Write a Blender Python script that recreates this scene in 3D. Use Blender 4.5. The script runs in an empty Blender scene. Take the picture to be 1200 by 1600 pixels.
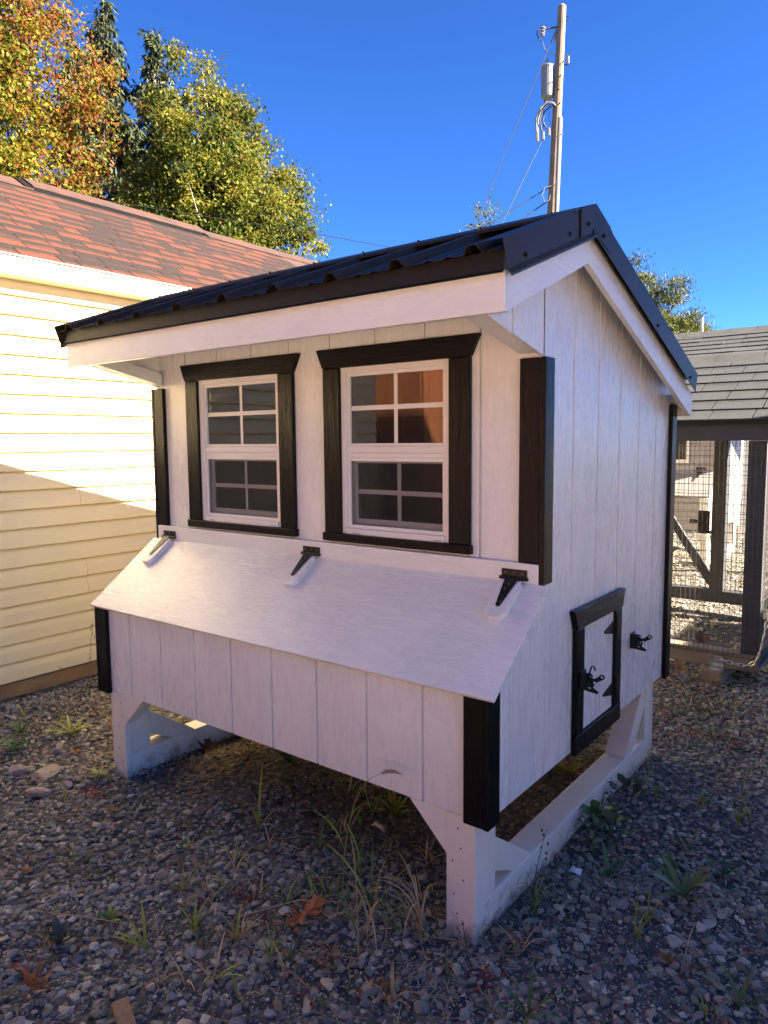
import bpy, bmesh, math, random
import numpy as np
from mathutils import Vector, Matrix

random.seed(7)
rng = np.random.default_rng(7)
S = bpy.context.scene
COL = S.collection
R = math.radians

# ------------------------------------------------------------------ camera
cam_data = bpy.data.cameras.new('camera')
cam = bpy.data.objects.new('camera', cam_data)
COL.objects.link(cam)
cr = Vector((0.79213596, 0.61027627, -0.00913779))
cu = Vector((-0.05287459, 0.08353084, 0.99510144))
cf = Vector((-0.60805008, 0.78777247, -0.09843589))
cam.matrix_world = Matrix(((cr.x, cu.x, -cf.x, 0.9231), (cr.y, cu.y, -cf.y, -1.9448),
                           (cr.z, cu.z, -cf.z, 1.3756), (0, 0, 0, 1)))
cam_data.sensor_fit = 'VERTICAL'
cam_data.sensor_height = 24.0
cam_data.lens = 24.0 * 1135.9 / 1600.0
cam_data.clip_start = 0.05
cam_data.clip_end = 2000
S.camera = cam
S.render.resolution_x = 768
S.render.resolution_y = 1024

# ------------------------------------------------------------------ sky, sun, exposure
SUN_EL, SUN_AZ = R(30.5), R(22.0)          # azimuth from +X towards +Y
sdir = Vector((math.cos(SUN_EL) * math.cos(SUN_AZ), math.cos(SUN_EL) * math.sin(SUN_AZ), math.sin(SUN_EL)))
world = bpy.data.worlds.new('World')
S.world = world
world.use_nodes = True
wn = world.node_tree
wn.nodes.clear()
sky = wn.nodes.new('ShaderNodeTexSky')
sky.sky_type = 'NISHITA'
sky.sun_disc = False
sky.sun_elevation = SUN_EL
sky.sun_rotation = math.pi / 2 - SUN_AZ
sky.altitude = 3000
sky.air_density = 0.55
sky.dust_density = 0.0
sky.ozone_density = 6.0
hs = wn.nodes.new('ShaderNodeHueSaturation')
hs.inputs['Saturation'].default_value = 1.13
hs.inputs['Hue'].default_value = 0.507
bg = wn.nodes.new('ShaderNodeBackground')
bg.inputs['Strength'].default_value = 0.05
wo = wn.nodes.new('ShaderNodeOutputWorld')
wn.links.new(sky.outputs[0], hs.inputs['Color'])
wn.links.new(hs.outputs[0], bg.inputs['Color'])
wn.links.new(bg.outputs[0], wo.inputs['Surface'])
sl = bpy.data.lights.new('sun', 'SUN')
sl.energy = 5.0
sl.angle = R(0.53)
sl.color = (1.0, 0.85, 0.66)
sun = bpy.data.objects.new('sun', sl)
COL.objects.link(sun)
sun.rotation_euler = (-sdir).to_track_quat('-Z', 'Y').to_euler()
sun.location = sdir * 60
S.view_settings.view_transform = 'Standard'
S.view_settings.look = 'None'
S.view_settings.gamma = 1.0
S.view_settings.exposure = 3.32
S.view_settings.use_curve_mapping = False
S.render.engine = 'CYCLES'
S.cycles.max_bounces = 8
S.cycles.diffuse_bounces = 5
S.cycles.transparent_max_bounces = 16

# ------------------------------------------------------------------ materials
MATS = {}


def new_mat(name):
    m = bpy.data.materials.new(name)
    m.use_nodes = True
    nt = m.node_tree
    b = nt.nodes['Principled BSDF']
    MATS[name] = m
    return m, nt, b


def node(nt, kind, **kw):
    n = nt.nodes.new(kind)
    for k, v in kw.items():
        if k in n.inputs:
            n.inputs[k].default_value = v
        else:
            setattr(n, k, v)
    return n


def coords(nt, scale, rand=True):
    tc = node(nt, 'ShaderNodeTexCoord')
    mp = node(nt, 'ShaderNodeMapping')
    mp.inputs['Scale'].default_value = scale
    if rand:
        oi = node(nt, 'ShaderNodeObjectInfo')
        mu = node(nt, 'ShaderNodeMath', operation='MULTIPLY')
        mu.inputs[1].default_value = 9.7
        nt.links.new(oi.outputs['Random'], mu.inputs[0])
        ad = node(nt, 'ShaderNodeVectorMath', operation='ADD')
        nt.links.new(tc.outputs['Object'], ad.inputs[0])
        nt.links.new(mu.outputs[0], ad.inputs[1])
        nt.links.new(ad.outputs[0], mp.inputs['Vector'])
    else:
        nt.links.new(tc.outputs['Object'], mp.inputs['Vector'])
    return mp


def ramp(nt, stops, interp='LINEAR'):
    r = node(nt, 'ShaderNodeValToRGB')
    r.color_ramp.interpolation = interp
    el = r.color_ramp.elements
    while len(el) < len(stops):
        el.new(0.5)
    for e, (p, c) in zip(el, stops):
        e.position = p
        e.color = (c[0], c[1], c[2], 1) if hasattr(c, '__len__') else (c, c, c, 1)
    return r


def grain_paint(name, col, rough, axis, bump=0.5, fine=75.0, along=5.0, dirt=0.10, rand=True, spec=0.5, dist=0.0025, wear=None):
    """painted wood-grain embossed board; axis = direction of the grain"""
    m, nt, b = new_mat(name)
    sc = {'x': (along, fine, fine), 'y': (fine, along, fine), 'z': (fine, fine, along)}[axis]
    mp = coords(nt, sc, rand)
    n1 = node(nt, 'ShaderNodeTexNoise', Scale=1.0, Detail=5.0, Roughness=0.62, Distortion=0.9)
    nt.links.new(mp.outputs[0], n1.inputs['Vector'])
    r1 = ramp(nt, [(0.28, 0.25), (0.44, 0.60), (0.58, 0.8), (0.74, 1.0)])
    nt.links.new(n1.outputs['Fac'], r1.inputs['Fac'])
    mp2 = coords(nt, (sc[0] * 0.22 + 2, sc[1] * 0.22 + 2, sc[2] * 0.22 + 2), rand)
    n2 = node(nt, 'ShaderNodeTexNoise', Scale=1.0, Detail=3.0, Distortion=1.5)
    nt.links.new(mp2.outputs[0], n2.inputs['Vector'])
    mix = node(nt, 'ShaderNodeMath', operation='MULTIPLY_ADD')
    mix.inputs[1].default_value = 0.5
    nt.links.new(n2.outputs['Fac'], mix.inputs[0])
    nt.links.new(r1.outputs['Color'], mix.inputs[2])
    bp = node(nt, 'ShaderNodeBump', Strength=bump, Distance=dist)
    nt.links.new(mix.outputs[0], bp.inputs['Height'])
    nt.links.new(bp.outputs[0], b.inputs['Normal'])
    mp3 = coords(nt, (3.0, 3.0, 3.0), False)
    n3 = node(nt, 'ShaderNodeTexNoise', Scale=1.3, Detail=7.0, Roughness=0.65)
    nt.links.new(mp3.outputs[0], n3.inputs['Vector'])
    r3 = ramp(nt, [(0.35, tuple(c * (1 - dirt) for c in col)), (0.65, col)])
    nt.links.new(n3.outputs['Fac'], r3.inputs['Fac'])
    colout = r3.outputs['Color']
    if wear:
        rw = ramp(nt, [(0.60, 0.0), (0.72, 1.0)])
        nt.links.new(n1.outputs['Fac'], rw.inputs['Fac'])
        mw = node(nt, 'ShaderNodeMixRGB')
        mw.inputs['Color2'].default_value = (*wear, 1)
        nt.links.new(rw.outputs['Color'], mw.inputs['Fac'])
        nt.links.new(colout, mw.inputs['Color1'])
        colout = mw.outputs[0]
    nt.links.new(colout, b.inputs['Base Color'])
    rr = ramp(nt, [(0.3, rough * 0.8), (0.7, min(1, rough * 1.25))])
    nt.links.new(n2.outputs['Fac'], rr.inputs['Fac'])
    nt.links.new(rr.outputs['Color'], b.inputs['Roughness'])
    b.inputs['Specular IOR Level'].default_value = spec
    return m


def plain(name, col, rough=0.5, metal=0.0, spec=0.5, noise=0.12, nscale=8.0, bump=0.0, bscale=60.0):
    m, nt, b = new_mat(name)
    mp = coords(nt, (1, 1, 1), True)
    n = node(nt, 'ShaderNodeTexNoise', Scale=nscale, Detail=6.0, Roughness=0.6)
    nt.links.new(mp.outputs[0], n.inputs['Vector'])
    r = ramp(nt, [(0.3, tuple(c * (1 - noise) for c in col)), (0.7, tuple(min(1, c * (1 + noise)) for c in col))])
    nt.links.new(n.outputs['Fac'], r.inputs['Fac'])
    nt.links.new(r.outputs['Color'], b.inputs['Base Color'])
    b.inputs['Roughness'].default_value = rough
    b.inputs['Metallic'].default_value = metal
    b.inputs['Specular IOR Level'].default_value = spec
    if bump:
        n2 = node(nt, 'ShaderNodeTexNoise', Scale=bscale, Detail=4.0)
        nt.links.new(mp.outputs[0], n2.inputs['Vector'])
        bp = node(nt, 'ShaderNodeBump', Strength=bump, Distance=0.002)
        nt.links.new(n2.outputs['Fac'], bp.inputs['Height'])
        nt.links.new(bp.outputs[0], b.inputs['Normal'])
    return m


PW = (0.79, 0.785, 0.765)
grain_paint('white_siding', PW, 0.28, 'z', 0.38, 160, 16, dist=0.003)
grain_paint('white_board_x', PW, 0.36, 'x', 0.4, 140, 13, dist=0.003)
grain_paint('white_board_y', PW, 0.36, 'y', 0.4, 140, 13, dist=0.003)
grain_paint('white_lid', PW, 0.26, 'x', 0.45, 130, 20, dist=0.003)
grain_paint('black_trim_z', (0.006, 0.005, 0.005), 0.34, 'z', 0.55, 130, 10, spec=0.16, dist=0.003)
grain_paint('black_trim_x', (0.006, 0.005, 0.005), 0.34, 'x', 0.55, 130, 10, spec=0.16, dist=0.003)
grain_paint('black_trim_y', (0.006, 0.005, 0.005), 0.34, 'y', 0.55, 130, 10, spec=0.16, dist=0.003)
grain_paint('cream_post', (0.82, 0.775, 0.68), 0.45, 'z', 0.15, 60, 4, dirt=0.12)
grain_paint('cream_rail', (0.82, 0.775, 0.68), 0.45, 'y', 0.15, 60, 4, dirt=0.12)
grain_paint('raw_plywood', (0.38, 0.25, 0.14), 0.7, 'x', 0.15, 40, 3, dirt=0.3)
grain_paint('treated_wood', (0.34, 0.21, 0.10), 0.75, 'y', 0.4, 60, 3, dirt=0.35)
grain_paint('run_wood_x', (0.055, 0.057, 0.068), 0.6, 'x', 0.4, 80, 5, dirt=0.25)
grain_paint('run_wood_z', (0.058, 0.060, 0.070), 0.6, 'z', 0.4, 80, 5, dirt=0.25)
grain_paint('run_beam', (0.24, 0.20, 0.15), 0.75, 'x', 0.5, 70, 4, dirt=0.35)
grain_paint('brown_stain', (0.30, 0.10, 0.04), 0.6, 'z', 0.4, 60, 4, dirt=0.2)
for nm_ in ('cream_post', 'cream_rail'):
    nt = MATS[nm_].node_tree
    b_ = nt.nodes['Principled BSDF']
    src = b_.inputs['Base Color'].links[0].from_socket
    tc = node(nt, 'ShaderNodeTexCoord')
    sp_ = node(nt, 'ShaderNodeSeparateXYZ')
    nt.links.new(tc.outputs['Object'], sp_.inputs[0])
    nz = node(nt, 'ShaderNodeTexNoise', Scale=22.0, Detail=7.0, Roughness=0.7)
    nt.links.new(tc.outputs['Object'], nz.inputs['Vector'])
    ma_ = node(nt, 'ShaderNodeMath', operation='MULTIPLY_ADD')      # noise * .5 - z * 3
    ma_.inputs[1].default_value = -3.2
    nt.links.new(sp_.outputs['Z'], ma_.inputs[0])
    nt.links.new(nz.outputs['Fac'], ma_.inputs[2])
    rr_ = ramp(nt, [(0.36, 0.0), (0.56, 0.7)])
    nt.links.new(ma_.outputs[0], rr_.inputs['Fac'])
    mm_ = node(nt, 'ShaderNodeMixRGB')
    mm_.inputs['Color2'].default_value = (0.20, 0.155, 0.11, 1)
    nt.links.new(rr_.outputs['Color'], mm_.inputs['Fac'])
    nt.links.new(src, mm_.inputs['Color1'])
    nt.links.new(mm_.outputs[0], b_.inputs['Base Color'])
plain('metal_black', (0.032, 0.022, 0.013), 0.45, 0.0, 0.12, 0.2, 20, 0.08, 40)
plain('flashing_black', (0.010, 0.009, 0.009), 0.5, 0.0, 0.25, 0.2, 20)
plain('hardware', (0.006, 0.006, 0.006), 0.45, 0.0, 0.4)
grain_paint('barn_white', (0.66, 0.64, 0.60), 0.6, 'z', 0.3, 50, 3)
grain_paint('far_white_shaded', (0.30, 0.285, 0.285), 0.5, 'z', 0.3, 60, 5)  # white of the far coops greyed, their shade put into the colour
plain('vinyl', (0.74, 0.72, 0.70), 0.32, noise=0.03)
plain('vinyl_cream', (0.72, 0.615, 0.375), 0.42, noise=0.03, nscale=3, bump=0.06, bscale=120)
plain('fascia_white', (0.80, 0.79, 0.76), 0.35, noise=0.02)
plain('soffit_tan', (0.62, 0.52, 0.34), 0.5, noise=0.04)
plain('drip_grey', (0.45, 0.47, 0.48), 0.4, 0.3, noise=0.05)
plain('vent_black', (0.008, 0.008, 0.009), 0.95, spec=0.05)
plain('galvanised', (0.62, 0.63, 0.64), 0.28, 1.0, noise=0.1)
plain('wire_steel', (0.09, 0.09, 0.095), 0.45, 0.6)
plain('dark_void', (0.02, 0.018, 0.016), 0.9)
plain('transformer_grey', (0.16, 0.175, 0.165), 0.45, noise=0.06)
plain('conduit_grey', (0.13, 0.14, 0.15), 0.35, noise=0.06)
plain('cable_black', (0.02, 0.02, 0.022), 0.6)
plain('cable_light', (0.20, 0.19, 0.18), 0.5)
plain('porcelain', (0.19, 0.185, 0.175), 0.3)
plain('stone_tan', (0.42, 0.33, 0.23), 0.85, noise=0.25, nscale=40, bump=0.5, bscale=90)
plain('paper_white', (0.8, 0.8, 0.82), 0.7, noise=0.03)
plain('wood_chip', (0.30, 0.17, 0.09), 0.8, noise=0.3, nscale=60)
plain('bark', (0.11, 0.085, 0.062), 0.9, noise=0.35, nscale=14, bump=0.8, bscale=24)
plain('bark_pale', (0.24, 0.21, 0.17), 0.9, noise=0.3, nscale=14, bump=0.6, bscale=24)
grain_paint('pole_wood', (0.20, 0.155, 0.105), 0.85, 'z', 0.5, 30, 1.2, dirt=0.4)

# galvanised-look glass: reflection by fresnel over a dark tinted view inside
m, nt, b = new_mat('window_glass')
nt.nodes.remove(b)
fr = node(nt, 'ShaderNodeFresnel', IOR=1.52)
mu = node(nt, 'ShaderNodeMath', operation='MULTIPLY_ADD', use_clamp=True)
mu.inputs[1].default_value = 0.75
mu.inputs[2].default_value = 0.02
nt.links.new(fr.outputs[0], mu.inputs[0])
tr = node(nt, 'ShaderNodeBsdfTransparent', Color=(0.55, 0.57, 0.55, 1))
gl = node(nt, 'ShaderNodeBsdfGlossy', Roughness=0.0, Color=(1, 1, 1, 1))
mx = node(nt, 'ShaderNodeMixShader')
nt.links.new(mu.outputs[0], mx.inputs[0])
nt.links.new(tr.outputs[0], mx.inputs[1])
nt.links.new(gl.outputs[0], mx.inputs[2])
du = node(nt, 'ShaderNodeBsdfDiffuse', Color=(0.42, 0.40, 0.34, 1))
dn = node(nt, 'ShaderNodeTexNoise', Scale=9.0, Detail=6.0)
dr = ramp(nt, [(0.3, 0.012), (0.75, 0.05)])
nt.links.new(dn.outputs['Fac'], dr.inputs['Fac'])
m2x = node(nt, 'ShaderNodeMixShader')
nt.links.new(dr.outputs['Color'], m2x.inputs[0])
nt.links.new(mx.outputs[0], m2x.inputs[1])
nt.links.new(du.outputs[0], m2x.inputs[2])
nt.links.new(m2x.outputs[0], nt.nodes['Material Output'].inputs['Surface'])

m, nt, b = new_mat('insect_screen')
nt.nodes.remove(b)
tr = node(nt, 'ShaderNodeBsdfTransparent', Color=(1, 1, 1, 1))
df = node(nt, 'ShaderNodeBsdfDiffuse', Color=(0.045, 0.043, 0.043, 1))
mx = node(nt, 'ShaderNodeMixShader')
mx.inputs[0].default_value = 0.27
nt.links.new(tr.outputs[0], mx.inputs[1])
nt.links.new(df.outputs[0], mx.inputs[2])
nt.links.new(mx.outputs[0], nt.nodes['Material Output'].inputs['Surface'])


def attr_mat(name, rough, trans=0.0, speck=0.0, bump=0.0, spec=0.3):
    """colour from the per-piece attribute Col"""
    m, nt, b = new_mat(name)
    at = node(nt, 'ShaderNodeAttribute', attribute_name='Col')
    out = at.outputs['Color']
    if speck:
        mp = coords(nt, (1, 1, 1), False)
        n = node(nt, 'ShaderNodeTexNoise', Scale=260.0, Detail=3.0)
        nt.links.new(mp.outputs[0], n.inputs['Vector'])
        r = ramp(nt, [(0.3, 1 - speck), (0.7, 1 + speck)])
        nt.links.new(n.outputs['Fac'], r.inputs['Fac'])
        mm = node(nt, 'ShaderNodeMixRGB', blend_type='MULTIPLY')
        mm.inputs['Fac'].default_value = 1.0
        nt.links.new(out, mm.inputs['Color1'])
        nt.links.new(r.outputs['Color'], mm.inputs['Color2'])
        out = mm.outputs[0]
        if bump:
            bp = node(nt, 'ShaderNodeBump', Strength=bump, Distance=0.002)
            nt.links.new(n.outputs['Fac'], bp.inputs['Height'])
            nt.links.new(bp.outputs[0], b.inputs['Normal'])
    nt.links.new(out, b.inputs['Base Color'])
    b.inputs['Roughness'].default_value = rough
    b.inputs['Specular IOR Level'].default_value = spec
    if trans:
        tl = node(nt, 'ShaderNodeBsdfTranslucent')
        nt.links.new(out, tl.inputs['Color'])
        mx = node(nt, 'ShaderNodeMixShader')
        mx.inputs[0].default_value = trans
        nt.links.new(b.outputs[0], mx.inputs[1])
        nt.links.new(tl.outputs[0], mx.inputs[2])
        nt.links.new(mx.outputs[0], nt.nodes['Material Output'].inputs['Surface'])
    return m


attr_mat('gravel_stone', 0.82, speck=0.22, bump=0.35, spec=0.25)
attr_mat('leaf_cloud', 0.6, trans=0.40, spec=0.12)
attr_mat('needle_cloud', 0.6, trans=0.15, spec=0.25)
attr_mat('weed', 0.5, trans=0.25, spec=0.35)
attr_mat('shingle_joined', 0.9, speck=0.25)


def shingle_mat(name, low, high, grit, contrast):
    """granulated shingle: colour blend runs up the tab (local y), different on each tab"""
    m, nt, b = new_mat(name)
    tc = node(nt, 'ShaderNodeTexCoord')
    oi = node(nt, 'ShaderNodeObjectInfo')
    sp = node(nt, 'ShaderNodeSeparateXYZ')
    nt.links.new(tc.outputs['Object'], sp.inputs[0])
    ad = node(nt, 'ShaderNodeVectorMath', operation='ADD')
    nt.links.new(tc.outputs['Object'], ad.inputs[0])
    nt.links.new(oi.outputs['Location'], ad.inputs[1])
    n = node(nt, 'ShaderNodeTexNoise', Scale=9.0, Detail=4.0)
    nt.links.new(ad.outputs[0], n.inputs['Vector'])
    ma = node(nt, 'ShaderNodeMath', operation='MULTIPLY_ADD')      # y / 0.145
    ma.inputs[1].default_value = 6.9
    nt.links.new(sp.outputs['Y'], ma.inputs[0])
    m2 = node(nt, 'ShaderNodeMath', operation='MULTIPLY_ADD')
    m2.inputs[1].default_value = 0.8
    m2.inputs[2].default_value = -0.80
    nt.links.new(n.outputs['Fac'], m2.inputs[0])
    nt.links.new(m2.outputs[0], ma.inputs[2])
    m3 = node(nt, 'ShaderNodeMath', operation='MULTIPLY_ADD')
    m3.inputs[1].default_value = contrast
    nt.links.new(oi.outputs['Random'], m3.inputs[0])
    nt.links.new(ma.outputs[0], m3.inputs[2])
    r = ramp(nt, [(0.42, low), (0.62, tuple((a + c) / 2 for a, c in zip(low, high))), (0.85, high)])
    nt.links.new(m3.outputs[0], r.inputs['Fac'])
    g = node(nt, 'ShaderNodeTexNoise', Scale=320.0, Detail=2.0)
    nt.links.new(ad.outputs[0], g.inputs['Vector'])
    gr = ramp(nt, [(0.3, 1 - grit), (0.7, 1 + grit)])
    nt.links.new(g.outputs['Fac'], gr.inputs['Fac'])
    mm = node(nt, 'ShaderNodeMixRGB', blend_type='MULTIPLY')
    mm.inputs['Fac'].default_value = 1.0
    nt.links.new(r.outputs['Color'], mm.inputs['Color1'])
    nt.links.new(gr.outputs['Color'], mm.inputs['Color2'])
    nt.links.new(mm.outputs[0], b.inputs['Base Color'])
    bp = node(nt, 'ShaderNodeBump', Strength=0.5, Distance=0.002)
    nt.links.new(g.outputs['Fac'], bp.inputs['Height'])
    nt.links.new(bp.outputs[0], b.inputs['Normal'])
    b.inputs['Roughness'].default_value = 0.92
    b.inputs['Specular IOR Level'].default_value = 0.2
    return m


shingle_mat('red_shingle', (0.072, 0.024, 0.0155), (0.019, 0.014, 0.0135), 0.40, 0.75)
shingle_mat('grey_shingle', (0.050, 0.054, 0.060), (0.030, 0.033, 0.037), 0.75, 0.35)


# ------------------------------------------------------------------ mesh helpers
def rot_frame(d):
    d = Vector(d).normalized()
    a = Vector((0, 0, 1)) if abs(d.z) < 0.9 else Vector((1, 0, 0))
    u = d.cross(a).normalized()
    return u, d.cross(u).normalized()


class MB:
    def __init__(s):
        s.v, s.f = [], []

    def box(s, x0, x1, y0, y1, z0, z1):
        n = len(s.v)
        s.v += [(x0, y0, z0), (x1, y0, z0), (x1, y1, z0), (x0, y1, z0), (x0, y0, z1), (x1, y0, z1), (x1, y1, z1), (x0, y1, z1)]
        s.f += [tuple(n + i for i in q) for q in ((0, 3, 2, 1), (4, 5, 6, 7), (0, 1, 5, 4), (1, 2, 6, 5), (2, 3, 7, 6), (3, 0, 4, 7))]
        return s

    def prism(s, poly, vec):
        """closed polygon (3d points) extruded by vec"""
        n, k = len(s.v), len(poly)
        vec = Vector(vec)
        s.v += [tuple(p) for p in poly] + [tuple(Vector(p) + vec) for p in poly]
        a, bq, c = Vector(poly[0]), Vector(poly[1]), Vector(poly[2])
        nn = Vector((0, 0, 0))
        for i in range(k):
            nn += Vector(poly[i]).cross(Vector(poly[(i + 1) % k]))
        flip = nn.dot(vec) > 0
        lo, hi = list(range(n, n + k)), list(range(n + k, n + 2 * k))
        if flip:
            s.f.append(tuple(reversed(lo)))
            s.f.append(tuple(hi))
            s.f += [(n + i, n + (i + 1) % k, n + k + (i + 1) % k, n + k + i) for i in range(k)]
        else:
            s.f.append(tuple(lo))
            s.f.append(tuple(reversed(hi)))
            s.f += [(n + i, n + k + i, n + k + (i + 1) % k, n + (i + 1) % k) for i in range(k)]
        return s

    def tube(s, pts, rad, seg=8, cap=True):
        pts = [Vector(p) for p in pts]
        k = len(pts)
        rads = rad if hasattr(rad, '__len__') else [rad] * k
        n = len(s.v)
        u = None
        for i, p in enumerate(pts):
            d = (pts[min(i + 1, k - 1)] - pts[max(i - 1, 0)])
            if d.length < 1e-9:
                d = Vector((0, 0, 1))
            d.normalize()
            if u is None:
                u, w = rot_frame(d)
            else:
                u = (u - d * u.dot(d)).normalized()
                w = d.cross(u)
            for j in range(seg):
                a = 2 * math.pi * j / seg
                s.v.append(tuple(p + (u * math.cos(a) + w * math.sin(a)) * rads[i]))
        for i in range(k - 1):
            for j in range(seg):
                j2 = (j + 1) % seg
                s.f.append((n + i * seg + j, n + i * seg + j2, n + (i + 1) * seg + j2, n + (i + 1) * seg + j))
        if cap:
            s.f.append(tuple(n + j for j in reversed(range(seg))))
            s.f.append(tuple(n + (k - 1) * seg + j for j in range(seg)))
        return s

    def lathe(s, prof, origin, axis, seg=16):
        """profile of (t along axis, radius)"""
        o, ax = Vector(origin), Vector(axis).normalized()
        return s.tube([o + ax * t for t, r in prof], [r for t, r in prof], seg)

    def ribbon(s, a_pts, b_pts):
        n, k = len(s.v), len(a_pts)
        s.v += [tuple(p) for p in a_pts] + [tuple(p) for p in b_pts]
        s.f += [(n + i, n + i + 1, n + k + i + 1, n + k + i) for i in range(k - 1)]
        return s

    def mesh(s, name, off=(0, 0, 0)):
        me = bpy.data.meshes.new(name)
        o = Vector(off)
        me.from_pydata([tuple(Vector(p) - o) for p in s.v], [], s.f)
        me.update()
        return me

    def build(s, name, mat, parent=None, bevel=0.0, smooth=False, solid=0.0, off=None, cap=None):
        if off is None:
            off = parent_off(parent) if parent else (0, 0, 0)
        me = s.mesh(name, off)
        return link(name, me, mat, parent, bevel, smooth, solid, loc=(0, 0, 0) if parent else off)


def parent_off(p):
    o = Vector(p.location)
    while p.parent:
        p = p.parent
        o += Vector(p.location)
    return o


def link(name, me, mat, parent=None, bevel=0.0, smooth=False, solid=0.0, loc=(0, 0, 0), matrix=None):
    o = bpy.data.objects.new(name, me)
    COL.objects.link(o)
    if mat and not me.materials:
        me.materials.append(MATS[mat])
    o.parent = parent
    if matrix is not None:
        o.matrix_basis = matrix
    else:
        o.location = loc
    if smooth:
        for p in me.polygons:
            p.use_smooth = True
    if solid:
        md = o.modifiers.new('solidify', 'SOLIDIFY')
        md.thickness = solid
        md.offset = 0
    if bevel:
        md = o.modifiers.new('bevel', 'BEVEL')
        md.width = bevel
        md.segments = 2
        md.limit_method = 'ANGLE'
        md.angle_limit = R(35)
    return o


def thing(name, label, cat, loc, group=None):
    o = bpy.data.objects.new(name, None)
    COL.objects.link(o)
    o.location = loc
    o.empty_display_size = 0.1
    return tag(o, label, cat, group)


def tag(o, label, cat, group=None):
    o['label'] = label
    o['category'] = cat
    if group:
        o['group'] = group
    return o


def structure(o):
    o['kind'] = 'structure'
    return o


def stuff(o):
    o['kind'] = 'stuff'
    return o


def raw_mesh(name, verts, faces_flat, nper, colors=None):
    """fast mesh from numpy: verts (N,3), faces (M,nper), colours per vertex (N,3)"""
    me = bpy.data.meshes.new(name)
    nv, nf = len(verts), len(faces_flat)
    me.vertices.add(nv)
    me.vertices.foreach_set('co', np.ascontiguousarray(verts, np.float32).ravel())
    me.loops.add(nf * nper)
    me.loops.foreach_set('vertex_index', np.ascontiguousarray(faces_flat, np.int32).ravel())
    me.polygons.add(nf)
    me.polygons.foreach_set('loop_start', np.arange(0, nf * nper, nper, dtype=np.int32))
    me.update(calc_edges=True)
    if colors is not None:
        at = me.color_attributes.new('Col', 'FLOAT_COLOR', 'POINT')
        c4 = np.ones((nv, 4), np.float32)
        c4[:, :3] = colors
        at.data.foreach_set('color', c4.ravel())
    me.validate()
    me.shade_flat()
    return me


def paint_mesh(me, col):
    at = me.color_attributes.new('Col', 'FLOAT_COLOR', 'POINT')
    c4 = np.ones((len(me.vertices), 4), np.float32)
    c4[:, :3] = col
    at.data.foreach_set('color', c4.ravel())


def rand_rot(n):
    q = rng.normal(size=(n, 4))
    q /= np.linalg.norm(q, axis=1)[:, None]
    w, x, y, z = q.T
    return np.stack([np.stack([1 - 2 * (y * y + z * z), 2 * (x * y - z * w), 2 * (x * z + y * w)], -1),
                     np.stack([2 * (x * y + z * w), 1 - 2 * (x * x + z * z), 2 * (y * z - x * w)], -1),
                     np.stack([2 * (x * z - y * w), 2 * (y * z + x * w), 1 - 2 * (x * x + y * y)], -1)], 1)


# ------------------------------------------------------------------ ground
def height(x, y):
    h = 0.010 * np.sin(x * 2.1 + 0.6) * np.cos(y * 1.7 + 0.3) + 0.007 * np.sin(x * 5.3 + y * 3.1) + 0.004 * np.sin(x * 11 - y * 9)
    mound = 0.035 * np.exp(-(((x + 1.25) / 0.38) ** 2 + ((y - 0.12) / 0.28) ** 2)) + 0.03 * np.exp(-(((x + 0.6) / 0.5) ** 2 + ((y - 0.6) / 0.4) ** 2))
    fade = np.exp(-((x * x + y * y) / 200.0))
    return (h * fade + mound) - 0.012


def soil_amount(x, y):
    a = 1 / (1 + np.exp(-(x + 1.66) * 12)) * 1 / (1 + np.exp((x + 0.15) * 12))
    b = 1 / (1 + np.exp(-(y + 0.12 + 0.1 * np.sin(x * 7)) * 9)) * 1 / (1 + np.exp((y - 1.15) * 9))
    return a * b


def axis_grid(c, near, step, far):
    a = list(np.arange(c - near, c + near + 1e-6, step))
    g, d, s = [], near, step
    while d < far:
        s *= 1.5
        d += s
        g.append(d)
    return np.array([c - q for q in reversed(g)] + a + [c + q for q in g])


gx, gy = axis_grid(-0.8, 3.6, 0.06, 300), axis_grid(0.6, 3.6, 0.06, 300)
GX, GY = np.meshgrid(gx, gy)
gv = np.stack([GX.ravel(), GY.ravel(), height(GX.ravel(), GY.ravel())], -1)
nx = len(gx)
ii = np.arange((len(gy) - 1) * (nx - 1))
i0 = (ii // (nx - 1)) * nx + ii % (nx - 1)
gf = np.stack([i0, i0 + 1, i0 + nx + 1, i0 + nx], -1)
sa = soil_amount(gv[:, 0], gv[:, 1])[:, None]
gc = np.array([0.085, 0.076, 0.065]) * (1 - sa) + np.array([0.115, 0.080, 0.045]) * sa
gme = raw_mesh('ground', gv, gf, 4, gc)
m, nt, b = new_mat('ground_gravel')
at = node(nt, 'ShaderNodeAttribute', attribute_name='Col')
mp = coords(nt, (1, 1, 1), False)
vo = node(nt, 'ShaderNodeTexVoronoi', Scale=34.0)
nt.links.new(mp.outputs[0], vo.inputs['Vector'])
vr = ramp(nt, [(0.0, 0.5), (0.5, 1.0), (1.0, 1.6)])
sp = node(nt, 'ShaderNodeSeparateColor')
nt.links.new(vo.outputs['Color'], sp.inputs[0])
nt.links.new(sp.outputs[0], vr.inputs['Fac'])
mm = node(nt, 'ShaderNodeMixRGB', blend_type='MULTIPLY')
mm.inputs['Fac'].default_value = 1.0
nt.links.new(at.outputs['Color'], mm.inputs['Color1'])
nt.links.new(vr.outputs['Color'], mm.inputs['Color2'])
nt.links.new(mm.outputs[0], b.inputs['Base Color'])
bp = node(nt, 'ShaderNodeBump', Strength=0.9, Distance=0.02)
bp.invert = True
nt.links.new(vo.outputs['Distance'], bp.inputs['Height'])
nt.links.new(bp.outputs[0], b.inputs['Normal'])
b.inputs['Roughness'].default_value = 0.9
gnd = structure(link('ground', gme, 'ground_gravel', smooth=True))


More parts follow.
